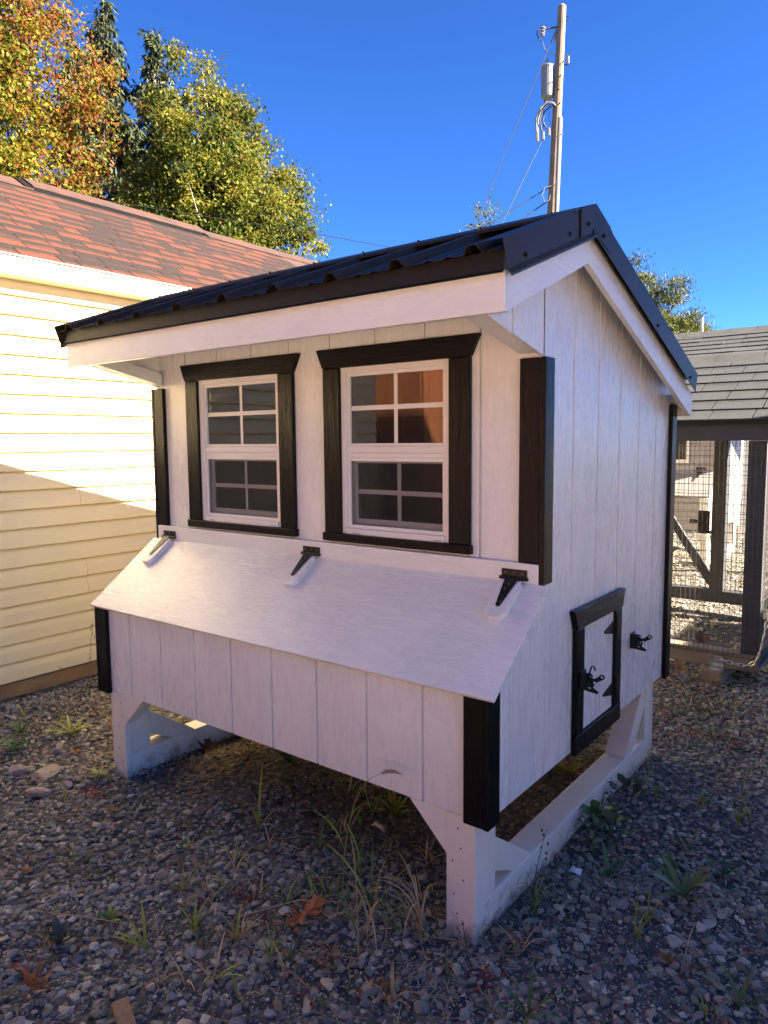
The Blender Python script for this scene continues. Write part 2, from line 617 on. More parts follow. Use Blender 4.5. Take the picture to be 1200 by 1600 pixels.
# ------------------------------------------------------------------ gravel (uncountable)
def ico():
    bm = bmesh.new()
    bmesh.ops.create_icosphere(bm, subdivisions=1, radius=1)
    v = np.array([x.co[:] for x in bm.verts])
    f = np.array([[q.index for q in x.verts] for x in bm.faces])
    bm.free()
    return v, f


def ico2():
    bm = bmesh.new()
    bmesh.ops.create_icosphere(bm, subdivisions=2, radius=1)
    v = np.array([x.co[:] for x in bm.verts])
    f = np.array([[q.index for q in x.verts] for x in bm.faces])
    bm.free()
    return v, f


def chop(v, k):
    """cut a ball by random planes so that it gets the flat facets of crushed stone"""
    v = v.copy()
    for _ in range(k):
        n = rng.normal(size=3)
        n /= np.linalg.norm(n)
        d = rng.uniform(0.30, 0.72)
        over = np.maximum(v @ n - d, 0)
        v -= over[:, None] * n
    return v * rng.uniform(0.75, 1.55, 3)


def stone_field(n, xr, yr, smin, smax, base_v, base_f, nshape, keep, jitter=0.5):
    shapes = np.stack([chop(base_v * rng.uniform(0.85, 1.15, (len(base_v), 1)), 7) for _ in range(nshape)])
    x = rng.uniform(*xr, n)
    y = rng.uniform(*yr, n)
    k = keep(x, y)
    x, y = x[k], y[k]
    n = len(x)
    s = smin + (smax - smin) * rng.beta(1.6, 4.2, n)
    sa = soil_amount(x, y)
    s *= 1 - 0.35 * sa
    z = height(x, y) + s * rng.uniform(-0.25, jitter, n)
    rot = rand_rot(n)
    sv = shapes[rng.integers(0, nshape, n)] * (s[:, None, None] * np.array([1.1, 1.1, 1.0]))
    P = np.einsum('nij,nvj->nvi', rot, sv)
    P[:, :, 2] *= 0.62
    P += np.stack([x, y, z], -1)[:, None, :]
    g = rng.lognormal(np.log(0.245), 0.30, n).clip(0.08, 0.50)
    tint = np.stack([g * 1.10, g * 1.0, g * 0.78], -1)
    w = rng.random(n)
    tint[w < 0.06] *= np.array([1.22, 1.06, 0.88])
    tint[(w > 0.10) & (w < 0.13)] *= np.array([1.12, 0.93, 0.88])
    tint[(w > 0.15) & (w < 0.175)] *= 1.5
    tint = tint * (1 - 0.6 * sa[:, None]) + np.array([0.12, 0.082, 0.048]) * (0.6 * sa[:, None]) * rng.uniform(0.6, 1.3, (n, 1))
    nv = sv.shape[1]
    F = (base_f[None] + (np.arange(n) * nv)[:, None, None]).reshape(-1, 3)
    C = np.repeat(tint, nv, 0)
    return P.reshape(-1, 3), F, C


def join_sets(sets):
    V, F, C, o = [], [], [], 0
    for v, f, c in sets:
        V.append(v)
        F.append(f + o)
        C.append(c)
        o += len(v)
    return np.concatenate(V), np.concatenate(F), np.concatenate(C)


v1, f1 = ico()
v2, f2 = ico2()
CX, CY = 0.9231, -1.9448
not_soil = lambda x, y: (rng.random(len(x)) > 0.62 * soil_amount(x, y))
near = lambda x, y: not_soil(x, y) & (np.hypot(x - CX, y - CY) < 2.35)
mid = lambda x, y: not_soil(x, y) & (np.hypot(x - CX, y - CY) >= 2.2) & (x > -3.0)
vo8 = np.array([(1, 0, 0), (-1, 0, 0), (0, 1, 0), (0, -1, 0), (0, 0, 1), (0, 0, -1)], float)
fo8 = np.array([(0, 2, 4), (2, 1, 4), (1, 3, 4), (3, 0, 4), (2, 0, 5), (1, 2, 5), (3, 1, 5), (0, 3, 5)])
sets = [stone_field(10600, (-1.6, 1.3), (-1.45, 0.5), 0.0055, 0.0215, v2, f2, 26, near),
        stone_field(46000, (-1.6, 1.3), (-1.45, 0.5), 0.003, 0.0100, vo8, fo8, 20, near),
        stone_field(51000, (-3.0, 1.2), (-1.3, 2.7), 0.006, 0.0215, v1, f1, 20, mid),
        stone_field(10000, (-4.2, 2.4), (2.7, 9.5), 0.012, 0.036, v1, f1, 14, lambda x, y: x > -4.6 + 0 * y)]
V, F, C = join_sets(sets)
gr = stuff(link('gravel', raw_mesh('gravel', V, F, 3, C), 'gravel_stone'))
tag(gr, 'loose grey crushed stone gravel covering the yard', 'gravel')

# ------------------------------------------------------------------ chicken coop
W, N, D, T = 1.829, 0.3156, 1.24, 0.018
ZB = 0.35
G = 0.2032
FG = [-1.627 + k * G for k in range(8)]              # grooves of the front panels
SG = [0.018 + k * G for k in range(1, 6)]            # grooves of the side panels
PK, FY = 0.139, -0.365                               # ridge line, front fascia plane
coop = thing('chicken_coop', 'white painted chicken coop with black trim, black metal roof and sloping nest box lid', 'chicken coop', (-0.9, 0.45, 0.0))
GAP = 0.0035


def front_boards(y0, y1, z0, z1, holes, parent=coop):
    xs = [-W] + FG + [0.0]
    for a, c in zip(xs[:-1], xs[1:]):
        a2 = a + (GAP if a > -W else 0)
        c2 = c - (GAP if c < 0 else 0)
        rects = [(a2, c2, z0, z1)]
        for hx0, hx1, hz0, hz1 in holes:
            nxt = []
            for (p, q, s, t) in rects:
                if q <= hx0 or p >= hx1 or t <= hz0 or s >= hz1:
                    nxt.append((p, q, s, t))
                    continue
                nxt += [(p, q, hz1, t), (p, q, s, hz0)]
                if p < hx0:
                    nxt.append((p, hx0, hz0, hz1))
                if q > hx1:
                    nxt.append((hx1, q, hz0, hz1))
            rects = nxt
        for (p, q, s, t) in rects:
            if q - p > 0.002:
                MB().box(p, q, y0, y1, s, t).build('siding_board', 'white_siding', parent, bevel=0.0015)


WIN = [(-1.533, -1.061), (-0.758, -0.309)]
WZ0, WZ1 = 1.048, 1.627
holes = [(a - 0.01, c + 0.01, WZ0 - 0.01, WZ1 + 0.01) for a, c in WIN]
front_boards(0.0, 0.010, 0.94, 1.932, holes)
front_boards(-N, -N + 0.010, ZB, 0.722, [])
# sheathing behind the grooves
mb = MB()
zs = [(0.93, 1.930)]
for x0, x1, z0, z1 in [(-W + .012, holes[0][0], .93, 1.930), (holes[0][1], holes[1][0], .93, 1.930), (holes[1][1], -.012, .93, 1.930),
                       (holes[0][0], holes[0][1], .93, holes[0][2]), (holes[0][0], holes[0][1], holes[0][3], 1.930),
                       (holes[1][0], holes[1][1], .93, holes[1][2]), (holes[1][0], holes[1][1], holes[1][3], 1.930)]:
    mb.box(x0, x1, 0.0075, 0.03, z0, z1)
mb.build('front_sheathing', 'white_siding', coop)
MB().box(-W + .012, -.012, -N + 0.0065, -N + 0.02, ZB + .002, 0.70).build('nest_sheathing', 'white_siding', coop)


def lid_z(y):
    return 0.7062 + (y + N + 0.027) * (0.9455 - 0.7062) / (0.3156 + 0.027 - 0.0278)


def roof_u(y):          # underside line of the roof deck over the side wall
    return 1.9865 + (0.378 * (y - PK) if y < PK else -0.357 * (y - PK))


def roof_p0(y):
    return 2.018 + (0.378 * (y - PK) if y < PK else -0.357 * (y - PK))


def wing_z(y):          # bottom edge of the forward wing
    return 1.612 + (1.690 - 1.612) * (-y / 0.35)


def side_wall(x0, x1, with_door):
    """grooved side panels; x0 outer face, x1 inner face"""
    d = (x1 - x0, 0, 0)
    def board(poly):
        MB().prism([(x0, y, z) for y, z in poly], d).build('siding_board', 'white_siding', coop, bevel=0.0018)
    board([(-N, ZB), (-0.185 - GAP, ZB), (-0.185 - GAP, lid_z(-0.185) - .016), (-N, lid_z(-N) - .016)])
    board([(-0.185 + GAP, ZB), (-0.0005, ZB), (-0.0005, lid_z(0) - .016), (-0.185 + GAP, lid_z(-0.185) - .016)])
    board([(-0.343, wing_z(-.343)), (-0.185 - GAP, wing_z(-.185)), (-0.185 - GAP, roof_u(-.185)), (-0.343, roof_u(-.343))])
    board([(-0.185 + GAP, wing_z(-.185)), (-0.0005, wing_z(0)), (-0.0005, roof_u(0)), (-0.185 + GAP, roof_u(-.185))])
    ys = [0.0] + SG + [D]
    for a, c in zip(ys[:-1], ys[1:]):
        a2, c2 = a + (GAP if a > 0 else 0.0005), c - (GAP if c < D else 0)
        top = [(c2, roof_u(c2)), (a2, roof_u(a2))]
        if a2 < PK < c2:
            top = [(c2, roof_u(c2)), (PK, roof_u(PK)), (a2, roof_u(a2))]
        board([(a2, ZB), (c2, ZB)] + top)
    # sheathing just behind the grooves
    s = 1 if x1 > x0 else -1
    xa = x0 + s * 0.0065
    mb = MB()
    mb.prism([(xa, y, z) for y, z in [(0.012, ZB + .002), (D - .01, ZB + .002), (D - .01, roof_u(D - .01) - .004), (PK, roof_u(PK) - .004), (0.012, roof_u(0.012) - .004)]], (s * .014, 0, 0))
    mb.prism([(xa, y, z) for y, z in [(-N + .012, ZB + .002), (0.012, ZB + .002), (0.012, lid_z(0) - .03), (-N + .012, lid_z(-N) - .03)]], (s * .014, 0, 0))
    mb.prism([(xa, y, z) for y, z in [(-.335, wing_z(-.335) + .003), (0.012, wing_z(0) + .006), (0.012, roof_u(0) - .004), (-.335, roof_u(-.335) - .004)]], (s * .014, 0, 0))
    mb.build('side_sheathing', 'white_siding', coop)


side_wall(0.0, -0.010, True)
side_wall(-W, -W + 0.010, False)
MB().box(-W, 0, D + .0006, D + 0.012, ZB, roof_p0(D + .012) - .0302).build('back_wall', 'white_siding', coop)
MB().box(-W + .03, -.03, -N + .03, D - .02, ZB + .004, ZB + .03).build('floor', 'raw_plywood', coop)
mb = MB()
for x0 in (-1.79, -1.2, -.62, -.07):
    mb.box(x0, x0 + .036, -N + .03, D - .02, ZB - .0005, ZB + .003)
mb.build('floor_joists', 'raw_plywood', coop)
MB().box(-W + .03, -.03, D - .03, D - .012, ZB + .03, 1.5).build('inner_lining', 'raw_plywood', coop)

# nest box lid with bevelled ends
ov = 0.035
a0, a1 = Vector((0, -N - 0.027, 0.7062)), Vector((0, -0.0195, lid_z(-0.0195)))
nrm = Vector((0, -(a1.z - a0.z), a1.y - a0.y)).normalized()
lid = MB().prism([(-W - ov, *(a0 - nrm * .012).yz), (-W - ov, *a0.yz), (-W - ov, *a1.yz), (-W - ov, *(a1 - nrm * .012).yz)], (W + 2 * ov, 0, 0)).build('nest_box_lid', 'white_lid', coop, bevel=0.002)
lid['label'] = 'sloping lift-up lid over the nest boxes'
# ledger over the lid
MB().box(-W - .005, 0.006, -0.0185, -0.0004, 0.943, 1.010).build('ledger_board', 'white_board_x', coop, bevel=0.003)

# black corner trim
def trim(x0, x1, y0, y1, z0, z1, ax='z'):
    return MB().box(x0, x1, y0, y1, z0, z1).build('corner_trim', 'black_trim_' + ax, coop, bevel=0.003)


trim(-0.065, 0.0, -T, -0.0005, 1.0115, 1.606)
trim(0.0005, T, -T - .001, 0.043, 0.949, 1.607)
trim(-W, -W + 0.064, -T, -0.0005, 1.0115, 1.606)
trim(-W - T, -W - 0.0005, -T - .001, 0.043, 0.949, 1.607)
zt = lid_z(-N) - .018
for sx in (0, 1):
    X = (lambda q: q) if sx == 0 else (lambda q: -W - q)
    xa, xb = sorted((X(-0.061), X(0.0)))
    MB().box(xa, xb, -N - T, -N - .0005, 0.341, zt).build('corner_trim', 'black_trim_z', coop, bevel=0.003)
    MB().prism([(X(0.0005), -N - T - .001, 0.3405), (X(0.0005), -N + .045, 0.3405), (X(0.0005), -N + .045, lid_z(-N + .045) - .017), (X(0.0005), -N - T - .001, lid_z(-N - T) - .0175)],
               (T - .0005 if sx == 0 else -(T - .0005), 0, 0)).build('corner_trim', 'black_trim_z', coop, bevel=0.003)
    xa, xb = sorted((X(0.0005), X(T)))
    MB().box(xa, xb, D - .043, D + T, 0.341, 1.512).build('corner_trim', 'black_trim_z', coop, bevel=0.003)

# ---- windows
def window(x0, x1):
    w = x1 - x0
    cx = (x0 + x1) / 2
    e = 0.004
    fr = MB()
    fw = 0.020
    y0, y1 = -0.006, 0.04
    fr.box(x0 - .008, x0 + fw, y0, y1, WZ0, WZ1)
    fr.box(x1 - fw, x1 + .008, y0, y1, WZ0, WZ1)
    fr.box(x0 + fw, x1 - fw, y0, y1, WZ1 - fw, WZ1 + .004)
    fr.box(x0 + fw, x1 - fw, y0 - .004, y1, WZ0 - .004, WZ0 + fw)
    win = fr.build('window', 'vinyl', coop, bevel=0.002)
    zm = 1.335
    sub = lambda mb, name, mat, bev=0.001: mb.build(name, mat, win, bevel=bev)
    # meeting rail
    mr = MB().box(x0 + fw, x1 - fw, -0.001, 0.03, zm - .002, zm + .020)
    mr.box(x0 + fw, x1 - fw, 0.004, 0.03, zm + .0205, zm + .030)
    mr.box(x0 + fw, x1 - fw, 0.003, 0.03, zm - .018, zm - .0025)
    sub(mr, 'meeting_rail', 'vinyl')
    # upper sash: rails and glass bars
    ux0, ux1, uz0, uz1 = x0 + fw, x1 - fw, zm + .030, WZ1 - fw
    us = MB().box(ux0, ux0 + .012, 0.002, .03, uz0, uz1).box(ux1 - .012, ux1, 0.002, .03, uz0, uz1).box(ux0 + .012, ux1 - .012, 0.002, .03, uz1 - .012, uz1)
    sub(us, 'upper_sash', 'vinyl')
    bars = MB().box(cx - .008, cx + .008, 0.0125, 0.0165, uz0, uz1 - .012)
    um = (uz0 + uz1) / 2
    bars.box(ux0 + .012, cx - .008, 0.0125, 0.0165, um - .008, um + .008).box(cx + .008, ux1 - .012, 0.0125, 0.0165, um - .008, um + .008)
    sub(bars, 'glazing_bars', 'vinyl', 0)
    for pa, pb in ((ux0 + .012, cx - .008), (cx + .008, ux1 - .012)):
        for qa, qb in ((uz0, um - .008), (um + .008, uz1 - .012)):
            sub(MB().box(pa, pb, 0.0115, 0.0122, qa, qb), 'pane', 'window_glass', 0)
    # lower sash, set back behind the insect screen
    lx0, lx1, lz0, lz1 = x0 + fw, x1 - fw, WZ0 + fw, zm - .018
    sf = MB().box(lx0, lx0 + .013, 0.001, .012, lz0, lz1).box(lx1 - .013, lx1, 0.001, .012, lz0, lz1).box(lx0 + .013, lx1 - .013, 0.001, .012, lz1 - .013, lz1).box(lx0 + .013, lx1 - .013, 0.001, .012, lz0, lz0 + .013)
    sub(sf, 'screen_frame', 'vinyl')
    sub(MB().box(lx0 + .013, lx1 - .013, 0.006, 0.0065, lz0 + .013, lz1 - .013), 'insect_screen', 'insect_screen', 0)
    ls = MB().box(lx0, lx0 + .026, 0.022, .045, lz0, lz1).box(lx1 - .026, lx1, 0.022, .045, lz0, lz1).box(lx0 + .026, lx1 - .026, 0.022, .045, lz1 - .02, lz1).box(lx0 + .026, lx1 - .026, 0.022, .045, lz0, lz0 + .034)
    sub(ls, 'lower_sash', 'vinyl')
    lm = (lz0 + lz1) / 2 + .004
    px0, px1, pz0, pz1 = lx0 + .026, lx1 - .026, lz0 + .034, lz1 - .02
    bars = MB().box(cx - .008, cx + .008, 0.029, 0.034, pz0, pz1).box(px0, cx - .008, 0.029, 0.034, lm - .008, lm + .008).box(cx + .008, px1, 0.029, 0.034, lm - .008, lm + .008)
    sub(bars, 'glazing_bars', 'vinyl', 0)
    for pa, pb in ((px0, cx - .008), (cx + .008, px1)):
        for qa, qb in ((pz0, lm - .008), (lm + .008, pz1)):
            sub(MB().box(pa, pb, 0.0275, 0.0283, qa, qb), 'pane', 'window_glass', 0)
    for lx in (x0 + .05, x1 - .06):
        sub(MB().box(lx, lx + .03, -0.0115, -0.0102, WZ0 + .004, WZ0 + .0055), 'weep_slot', 'dark_void', 0)
    # black trim boards round the window
    tw = 0.076
    b = MB().prism([(x0 - tw - .028, -.021, 1.692), (x1 + tw + .034, -.021, 1.692), (x1 + tw + .002, -.021, 1.6255), (x0 - tw, -.021, 1.6255)], (0, .0205, 0))
    b.build('head_trim', 'black_trim_x', win, bevel=.003)
    MB().box(x0 - tw, x0, -T, -.0005, 1.0485, 1.625).build('side_trim', 'black_trim_z', win, bevel=.003)
    MB().box(x1, x1 + tw, -T, -.0005, 1.0485, 1.625).build('side_trim', 'black_trim_z', win, bevel=.003)
    MB().box(x0 - tw - .008, x1 + tw + .006, -.023, -.0005, 1.019, 1.048).build('sill_trim', 'black_trim_x', win, bevel=.003)
    return win


window(*WIN[0])['label'] = 'double-hung window mirroring the cream siding'
window(*WIN[1])['label'] = 'double-hung window mirroring brown wood'

# ---- roof
def roof_p(y):          # upper face of the flat of the metal panel
    return 2.018 + (0.378 * (y - PK) if y < PK else -0.357 * (y - PK))


XL, XR = -W - 0.078, 0.078
RIBS = [XR - 0.075 - 0.2286 * k for k in range(9)]


def rib_profile():
    pts = [(XL, 0.0)]
    for xr in sorted(RIBS):
        for dx, h in ((-.030, 0), (-.017, .019), (-.004, .021), (.009, .019), (.022, 0)):
            pts.append((xr + dx, h))
        for m_ in (.0762 + .02, .1524):
            for dx, h in ((-.012, 0), (-.006, .0035), (.006, .0035), (.012, 0)):
                if xr + m_ + dx < XR:
                    pts.append((xr + m_ + dx, h))
    pts.append((XR, 0.0))
    out = [p for p in pts if XL <= p[0] <= XR]
    return sorted(out)


prof = rib_profile()
nf = Vector((0, -0.378, 1)).normalized()
nb = Vector((0, 0.357, 1)).normalized()
for y0, y1, nn in ((-0.392, PK - .01, nf), (PK + .01, 1.268, nb)):
    mb = MB()
    mb.ribbon([(x, y0 + nn.y * h, roof_p(y0) + nn.z * h) for x, h in prof], [(x, y1 + nn.y * h, roof_p(y1) + nn.z * h) for x, h in prof])
    mb.build('roof_panel', 'metal_black', coop, solid=0.0014)
# deck under the metal
dk = MB()
dk.prism([(XL + .028, y, z) for y, z in [(-.344, roof_p(-.344) - .006), (PK, roof_p(PK) - .006), (1.2528, roof_p(1.2528) - .006), (1.2528, roof_p(1.2528) - .03), (PK, roof_p(PK) - .03), (-.344, roof_p(-.344) - .03)]], (W + .1, 0, 0))
dk.build('roof_deck', 'white_board_x', coop)
# ridge cap
cw = 0.135
yL, yR = PK - cw, PK + cw
capz = lambda y: roof_p(y) + .026
cap = MB()
for xa, xb in ((XL - .012, XR + .012),):
    pts = [(yL - .004, capz(yL) - .010), (yL, capz(yL)), (PK - .012, capz(PK - .012)), (PK, capz(PK) - .001), (PK + .012, capz(PK + .012)), (yR, capz(yR)), (yR + .004, capz(yR) - .010)]
    cap.ribbon([(xa, y, z) for y, z in pts], [(xb, y, z) for y, z in pts])
capo = cap.build('ridge_cap', 'metal_black', coop, solid=0.0014)
for xe, sgn in ((XR + .0135, 1), (XL - .0135, -1)):
    e = MB().prism([(xe, y, z) for y, z in [(PK - .105, roof_p(PK - .105) - .050), (PK, roof_p(PK) - .054), (PK + .115, roof_p(PK + .115) - .050), (PK + .115, capz(PK + .115)), (PK, capz(PK)), (PK - .105, capz(PK - .105))]], (sgn * .0015, 0, 0))
    e.build('end_plate', 'metal_black', capo)
# rake trim along both slopes of both gables
for X0, sgn in ((XR, 1), (XL, -1)):
    for y0, y1, nn in ((-0.398, PK, nf), (PK, 1.272, nb)):
        pr = [(X0 - sgn * .055, .0235), (X0 + sgn * .010, .0235), (X0 + sgn * .010, -.046), (X0 + sgn * .018, -.058), (X0 + sgn * .017, -.064)]
        MB().ribbon([(x, y0 + nn.y * h, roof_p(y0) + nn.z * h) for x, h in pr], [(x, y1 + nn.y * h, roof_p(y1) + nn.z * h) for x, h in pr]).build('rake_trim', 'metal_black', coop, solid=0.0014)
for y, h in ((-0.29, -.035), (-0.03, -.030), (.085, -.022), (.20, -.030), (.74, -.032), (1.17, -.034)):
    mb = MB().lathe([(0, .0075), (.002, .0075), (.002, .005), (.006, .0045)], (XR + (.0155 if .03 < y < .25 else .0105), y, roof_p(y) + h), (1, 0, 0), 6)
    mb.build('roof_screw', 'hardware', coop)
for k, xr in enumerate(RIBS):
    y = PK - cw + .03
    MB().lathe([(0, .007), (.003, .007), (.003, .005), (.009, .004)], (xr, y, capz(y) + .0005), nf, 6).build('roof_screw', 'hardware', coop)
# eave flashing front and back
MB().ribbon([(XL + .004, -.345, roof_p(-.345) - .004), (XL + .004, -.372, roof_p(-.372) - .004), (XL + .004, -.3735, 1.774), (XL + .004, -.379, 1.767)],
            [(XR - .004, -.345, roof_p(-.345) - .004), (XR - .004, -.372, roof_p(-.372) - .004), (XR - .004, -.3735, 1.774), (XR - .004, -.379, 1.767)]).build('eave_flashing', 'flashing_black', coop, solid=.0014)
# fascia and rake boards
MB().box(-W - .073, 0.073, FY, FY + .020, 1.6785, 1.776).build('front_fascia', 'white_board_x', coop, bevel=.002)
MB().box(-W - .073, 0.073, 1.2532, 1.2680, 1.464, 1.556).build('back_fascia', 'white_board_x', coop, bevel=.002)
for X0, sgn in ((0.073, -1), (-W - .073, 1)):
    f_ = [(-.3445, 1.684), (PK - .0008, 1.8795), (PK - .0008, 1.966), (-.3445, 1.779)]
    MB().prism([(X0, y, z) for y, z in f_], (sgn * .019, 0, 0)).build('rake_board', 'white_board_y', coop, bevel=.002)
    b_ = [(PK + .0008, 1.8795), (1.2528, 1.463), (1.2528, 1.559), (PK + .0008, 1.966)]
    MB().prism([(X0, y, z) for y, z in b_], (sgn * .019, 0, 0)).build('rake_board', 'white_board_y', coop, bevel=.002)
    # wing framing under the overhang
    xi = -.011 if sgn < 0 else -W + .011
    xo = -.066 if sgn < 0 else -W + .066
    MB().prism([(xi, y, z) for y, z in [(-.344, wing_z(-.344) + .001), (-.0195, wing_z(-.0195) + .001), (-.0195, wing_z(-.02) + .05), (-.344, wing_z(-.344) + .055)]], (xo - xi, 0, 0)).build('wing_frame', 'white_board_y', coop, bevel=.002)

# ---- hinges of the lid
sl_dir = (a1 - a0).normalized()
for hx in (-1.748, -0.900, -0.075):
    h = MB()
    h.box(hx - .042, hx + .042, -.0215, -.019, .965, .990)
    hp = h.build('strap_hinge', 'hardware', coop, bevel=.0008)
    MB().tube([(hx - .046, -.0245, .9635), (hx + .046, -.0245, .9635)], .0055, 8).build('hinge_barrel', 'hardware', hp)
    org = Vector((hx, -.031, lid_z(-.031)))
    q = lambda u_, v_, n_: tuple(org + Vector((1, 0, 0)) * u_ - sl_dir * v_ + nrm * n_)
    MB().prism([q(-.034, 0, .0005), q(.034, 0, .0005), q(.034, .115, .0005), q(.018, .140, .0005), q(-.018, .140, .0005), q(-.034, .115, .0005)], nrm * .019).build('hinge_block', 'white_board_y', hp, bevel=.0015)
    MB().prism([q(-.022, -.010, .020), q(.022, -.010, .020), q(.0075, .098, .020), q(0, .103, .020), q(-.0075, .098, .020)], nrm * .0025).build('hinge_strap', 'hardware', hp, bevel=.0006)
    hs_mat = 'wire_steel'
    for dx in (-.028, 0, .028):
        MB().lathe([(0, .0045), (.001, .0045), (.0022, .003)], (hx + dx, -.0213, .979), (0, -1, 0), 8).build('hinge_screw', hs_mat, hp)
    for v_ in (.014, .035, .085):
        MB().lathe([(0, .0042), (.001, .0042), (.0022, .003)], q(.002 if v_ != .035 else -.003, v_, .0223), nrm, 8).build('hinge_screw', hs_mat, hp)

# ---- little door in the side wall
dz0, dz1, dy0, dy1 = 0.405, 0.762, 0.300, 0.580
x_ = 0.0185
door = MB().box(0.0006, 0.010, dy0 + .001, .4212, dz0 + .002, dz1 - .002).box(0.0006, 0.010, .4272, dy1 - .001, dz0 + .002, dz1 - .002).build('chicken_door', 'white_siding', coop, bevel=.002)
MB().prism([(0.0006, .207, .829), (0.0006, .668, .829), (0.0006, .645, .7635), (0.0006, .236, .7635)], (.021, 0, 0)).build('door_trim', 'black_trim_y', door, bevel=.003)
MB().box(0.0006, x_, .238, dy0, dz0 + .0005, .763).build('door_trim', 'black_trim_z', door, bevel=.003)
MB().box(0.0006, x_, dy1, .645, dz0 + .0005, .763).build('door_trim', 'black_trim_z', door, bevel=.003)
MB().box(0.0006, x_, .238, .650, .341, dz0).build('door_trim', 'black_trim_y', door, bevel=.003)
for zc_ in (.700, .473):
    d2 = MB().prism([(.0105, .585, zc_ + .026), (.0105, .585, zc_ - .026), (.0105, .492, zc_ - .005), (.0105, .487, zc_), (.0105, .492, zc_ + .005)], (.003, 0, 0))
    d2.build('hinge', 'hardware', door, bevel=.0006)
    MB().box(x_ + .0004, x_ + .0028, .590, .622, zc_ - .045, zc_ + .045).build('hinge_plate', 'hardware', door)
    MB().tube([(x_ + .003, .586, zc_ - .045), (x_ + .003, .586, zc_ + .045)], .0042, 8).build('hinge_barrel', 'hardware', door)


def plate_with_holes(name, outline, holes_, thick):
    cu_ = bpy.data.curves.new(name, 'CURVE')
    cu_.dimensions = '2D'
    cu_.fill_mode = 'BOTH'
    cu_.extrude = thick / 2
    def spl(pts):
        s_ = cu_.splines.new('POLY')
        s_.points.add(len(pts) - 1)
        for p_, (a, c) in zip(s_.points, pts):
            p_.co = (a, c, 0, 1)
        s_.use_cyclic_u = True
    spl(outline)
    for hx, hz, hr in holes_:
        spl([(hx + hr * math.cos(2 * math.pi * i / 12), hz + hr * math.sin(2 * math.pi * i / 12)) for i in range(12)])
    ob = bpy.data.objects.new(name, cu_)
    me = bpy.data.meshes.new_from_object(ob)
    bpy.data.objects.remove(ob)
    bpy.data.curves.remove(cu_)
    return me


LOOP = [(.071 + .009 * math.cos(a), .024 + .009 * math.sin(a)) for a in [R(q) for q in range(-60, 190, 25)]]
LATCH = [(0, -.030), (.018, -.030), (.058, -.034), (.060, -.026), (.042, -.016), (.046, -.006), (.060, .008)] + LOOP + [(.046, .014), (.034, .016), (.022, .017), (.018, .026), (0, .026)]
LH = [(.071, .024, .0045), (.034, -.003, .0055), (.048, .001, .005), (.031, -.018, .004)]


def latch(y, z, on_frame, parent):
    x0 = .019 if on_frame else .0006
    base = MB().box(x0, x0 + .003, y - .004, y + .045, z - .032, z + .028).build('gate_latch', 'hardware', parent, bevel=.0008)
    me = plate_with_holes('latch_jaw', LATCH, LH, .004)
    me.transform(Matrix(((1, 0, 0, x0 + .002), (0, 0, -1, y), (0, 1, 0, z), (0, 0, 0, 1))))
    me.transform(Matrix.Translation(-parent_off(base)))
    link('latch_jaw', me, 'hardware', base)
    MB().tube([(x0 + .028, y - .002, z + .012), (x0 + .028, y + .026, z + .012)], .006, 8).build('latch_spring', 'hardware', base)
    MB().box(x0 + .004, x0 + .030, y + .024, y + .0275, z - .026, z + .020).build('latch_cheek', 'hardware', base)
    return base


latch(.79, .602, False, coop)
lt = latch(.262, .592, True, coop)
MB().tube([(.045, .272, .612), (.052, .272, .640), (.060, .272, .645), (.066, .272, .630)], .003, 6).build('latch_hook', 'hardware', lt)

# ---- skid feet
def brace(poly, x0, x1, nm='brace'):
    return MB().prism([(x0, y, z) for y, z in poly], (x1 - x0, 0, 0)).build(nm, 'cream_rail', coop, bevel=.003)


for sx in (0, 1):
    X = (lambda q: q) if sx == 0 else (lambda q: -W - q + .016)
    def bx(q0, q1, y0, y1, z0, z1, nm, mat):
        a, c = sorted((X(q0), X(q1)))
        return MB().box(a, c, y0, y1, z0, z1).build(nm, mat, coop, bevel=.003)
    bx(-.126, -.032, -.316, -.2895, -.02, ZB - .001, 'front_post_face', 'cream_post')
    bx(-.124, -.034, -.288, -.198, .0895, ZB - .001, 'post', 'cream_post')
    bx(-.124, -.034, -.288, 1.17, -.02, .089, 'skid_rail', 'cream_rail')
    bx(-.124, -.034, 1.100, 1.1695, .0895, ZB - .001, 'post', 'cream_post')
    bx(-.126, -.032, 1.1705, 1.198, -.02, ZB - .001, 'rear_post_face', 'cream_post')
    a, c = sorted((X(-.122), X(-.036)))
    brace([(-.1975, .145), (-.085, .0895), (.035, .0895), (-.1975, .250)], a, c)
    brace([(.875, .0895), (.965, .0895), (1.0995, .235), (1.0995, .345), (1.085, .348)], a, c)
    # front knee brace up to the floor frame
    xa = X(-.1263)
    s_ = -1 if sx == 0 else 1
    MB().prism([(xa, -.314, .222), (xa, -.314, ZB - .001), (xa + s_ * .128, -.314, ZB - .001)], (0, .06, 0)).build('knee_brace', 'cream_post', coop, bevel=.002)
    # nail heads
    for z in (.06, .115, .165, .21, .255, .31):
        xm = X(-.079 + random.uniform(-.03, .03))
        MB().box(xm - .002, xm + .002, -.3168, -.3158, z - .003, z + .002).build('nail_head', 'dark_void', coop)


# ------------------------------------------------------------------ shingles
def shingle_mesh(w, seed):
    r_ = random.Random(seed)
    t0 = .0105 + r_.choice((0, 0, .004))
    j = [r_.uniform(-.003, .003) for _ in range(4)]
    v = [(0, 0, .001), (w - .006, 0, .001), (w - .006, .195, .000), (0, .195, .000),
         (0 + j[0], 0 + j[1] * .4, t0), (w - .006 + j[2], j[3] * .4, t0), (w - .006, .195, .0015), (0, .195, .0015)]
    f = [(0, 3, 2, 1), (4, 5, 6, 7), (0, 1, 5, 4), (1, 2, 6, 5), (2, 3, 7, 6), (3, 0, 4, 7)]
    me = bpy.data.meshes.new('shingle')
    me.from_pydata(v, [], f)
    me.update()
    return me


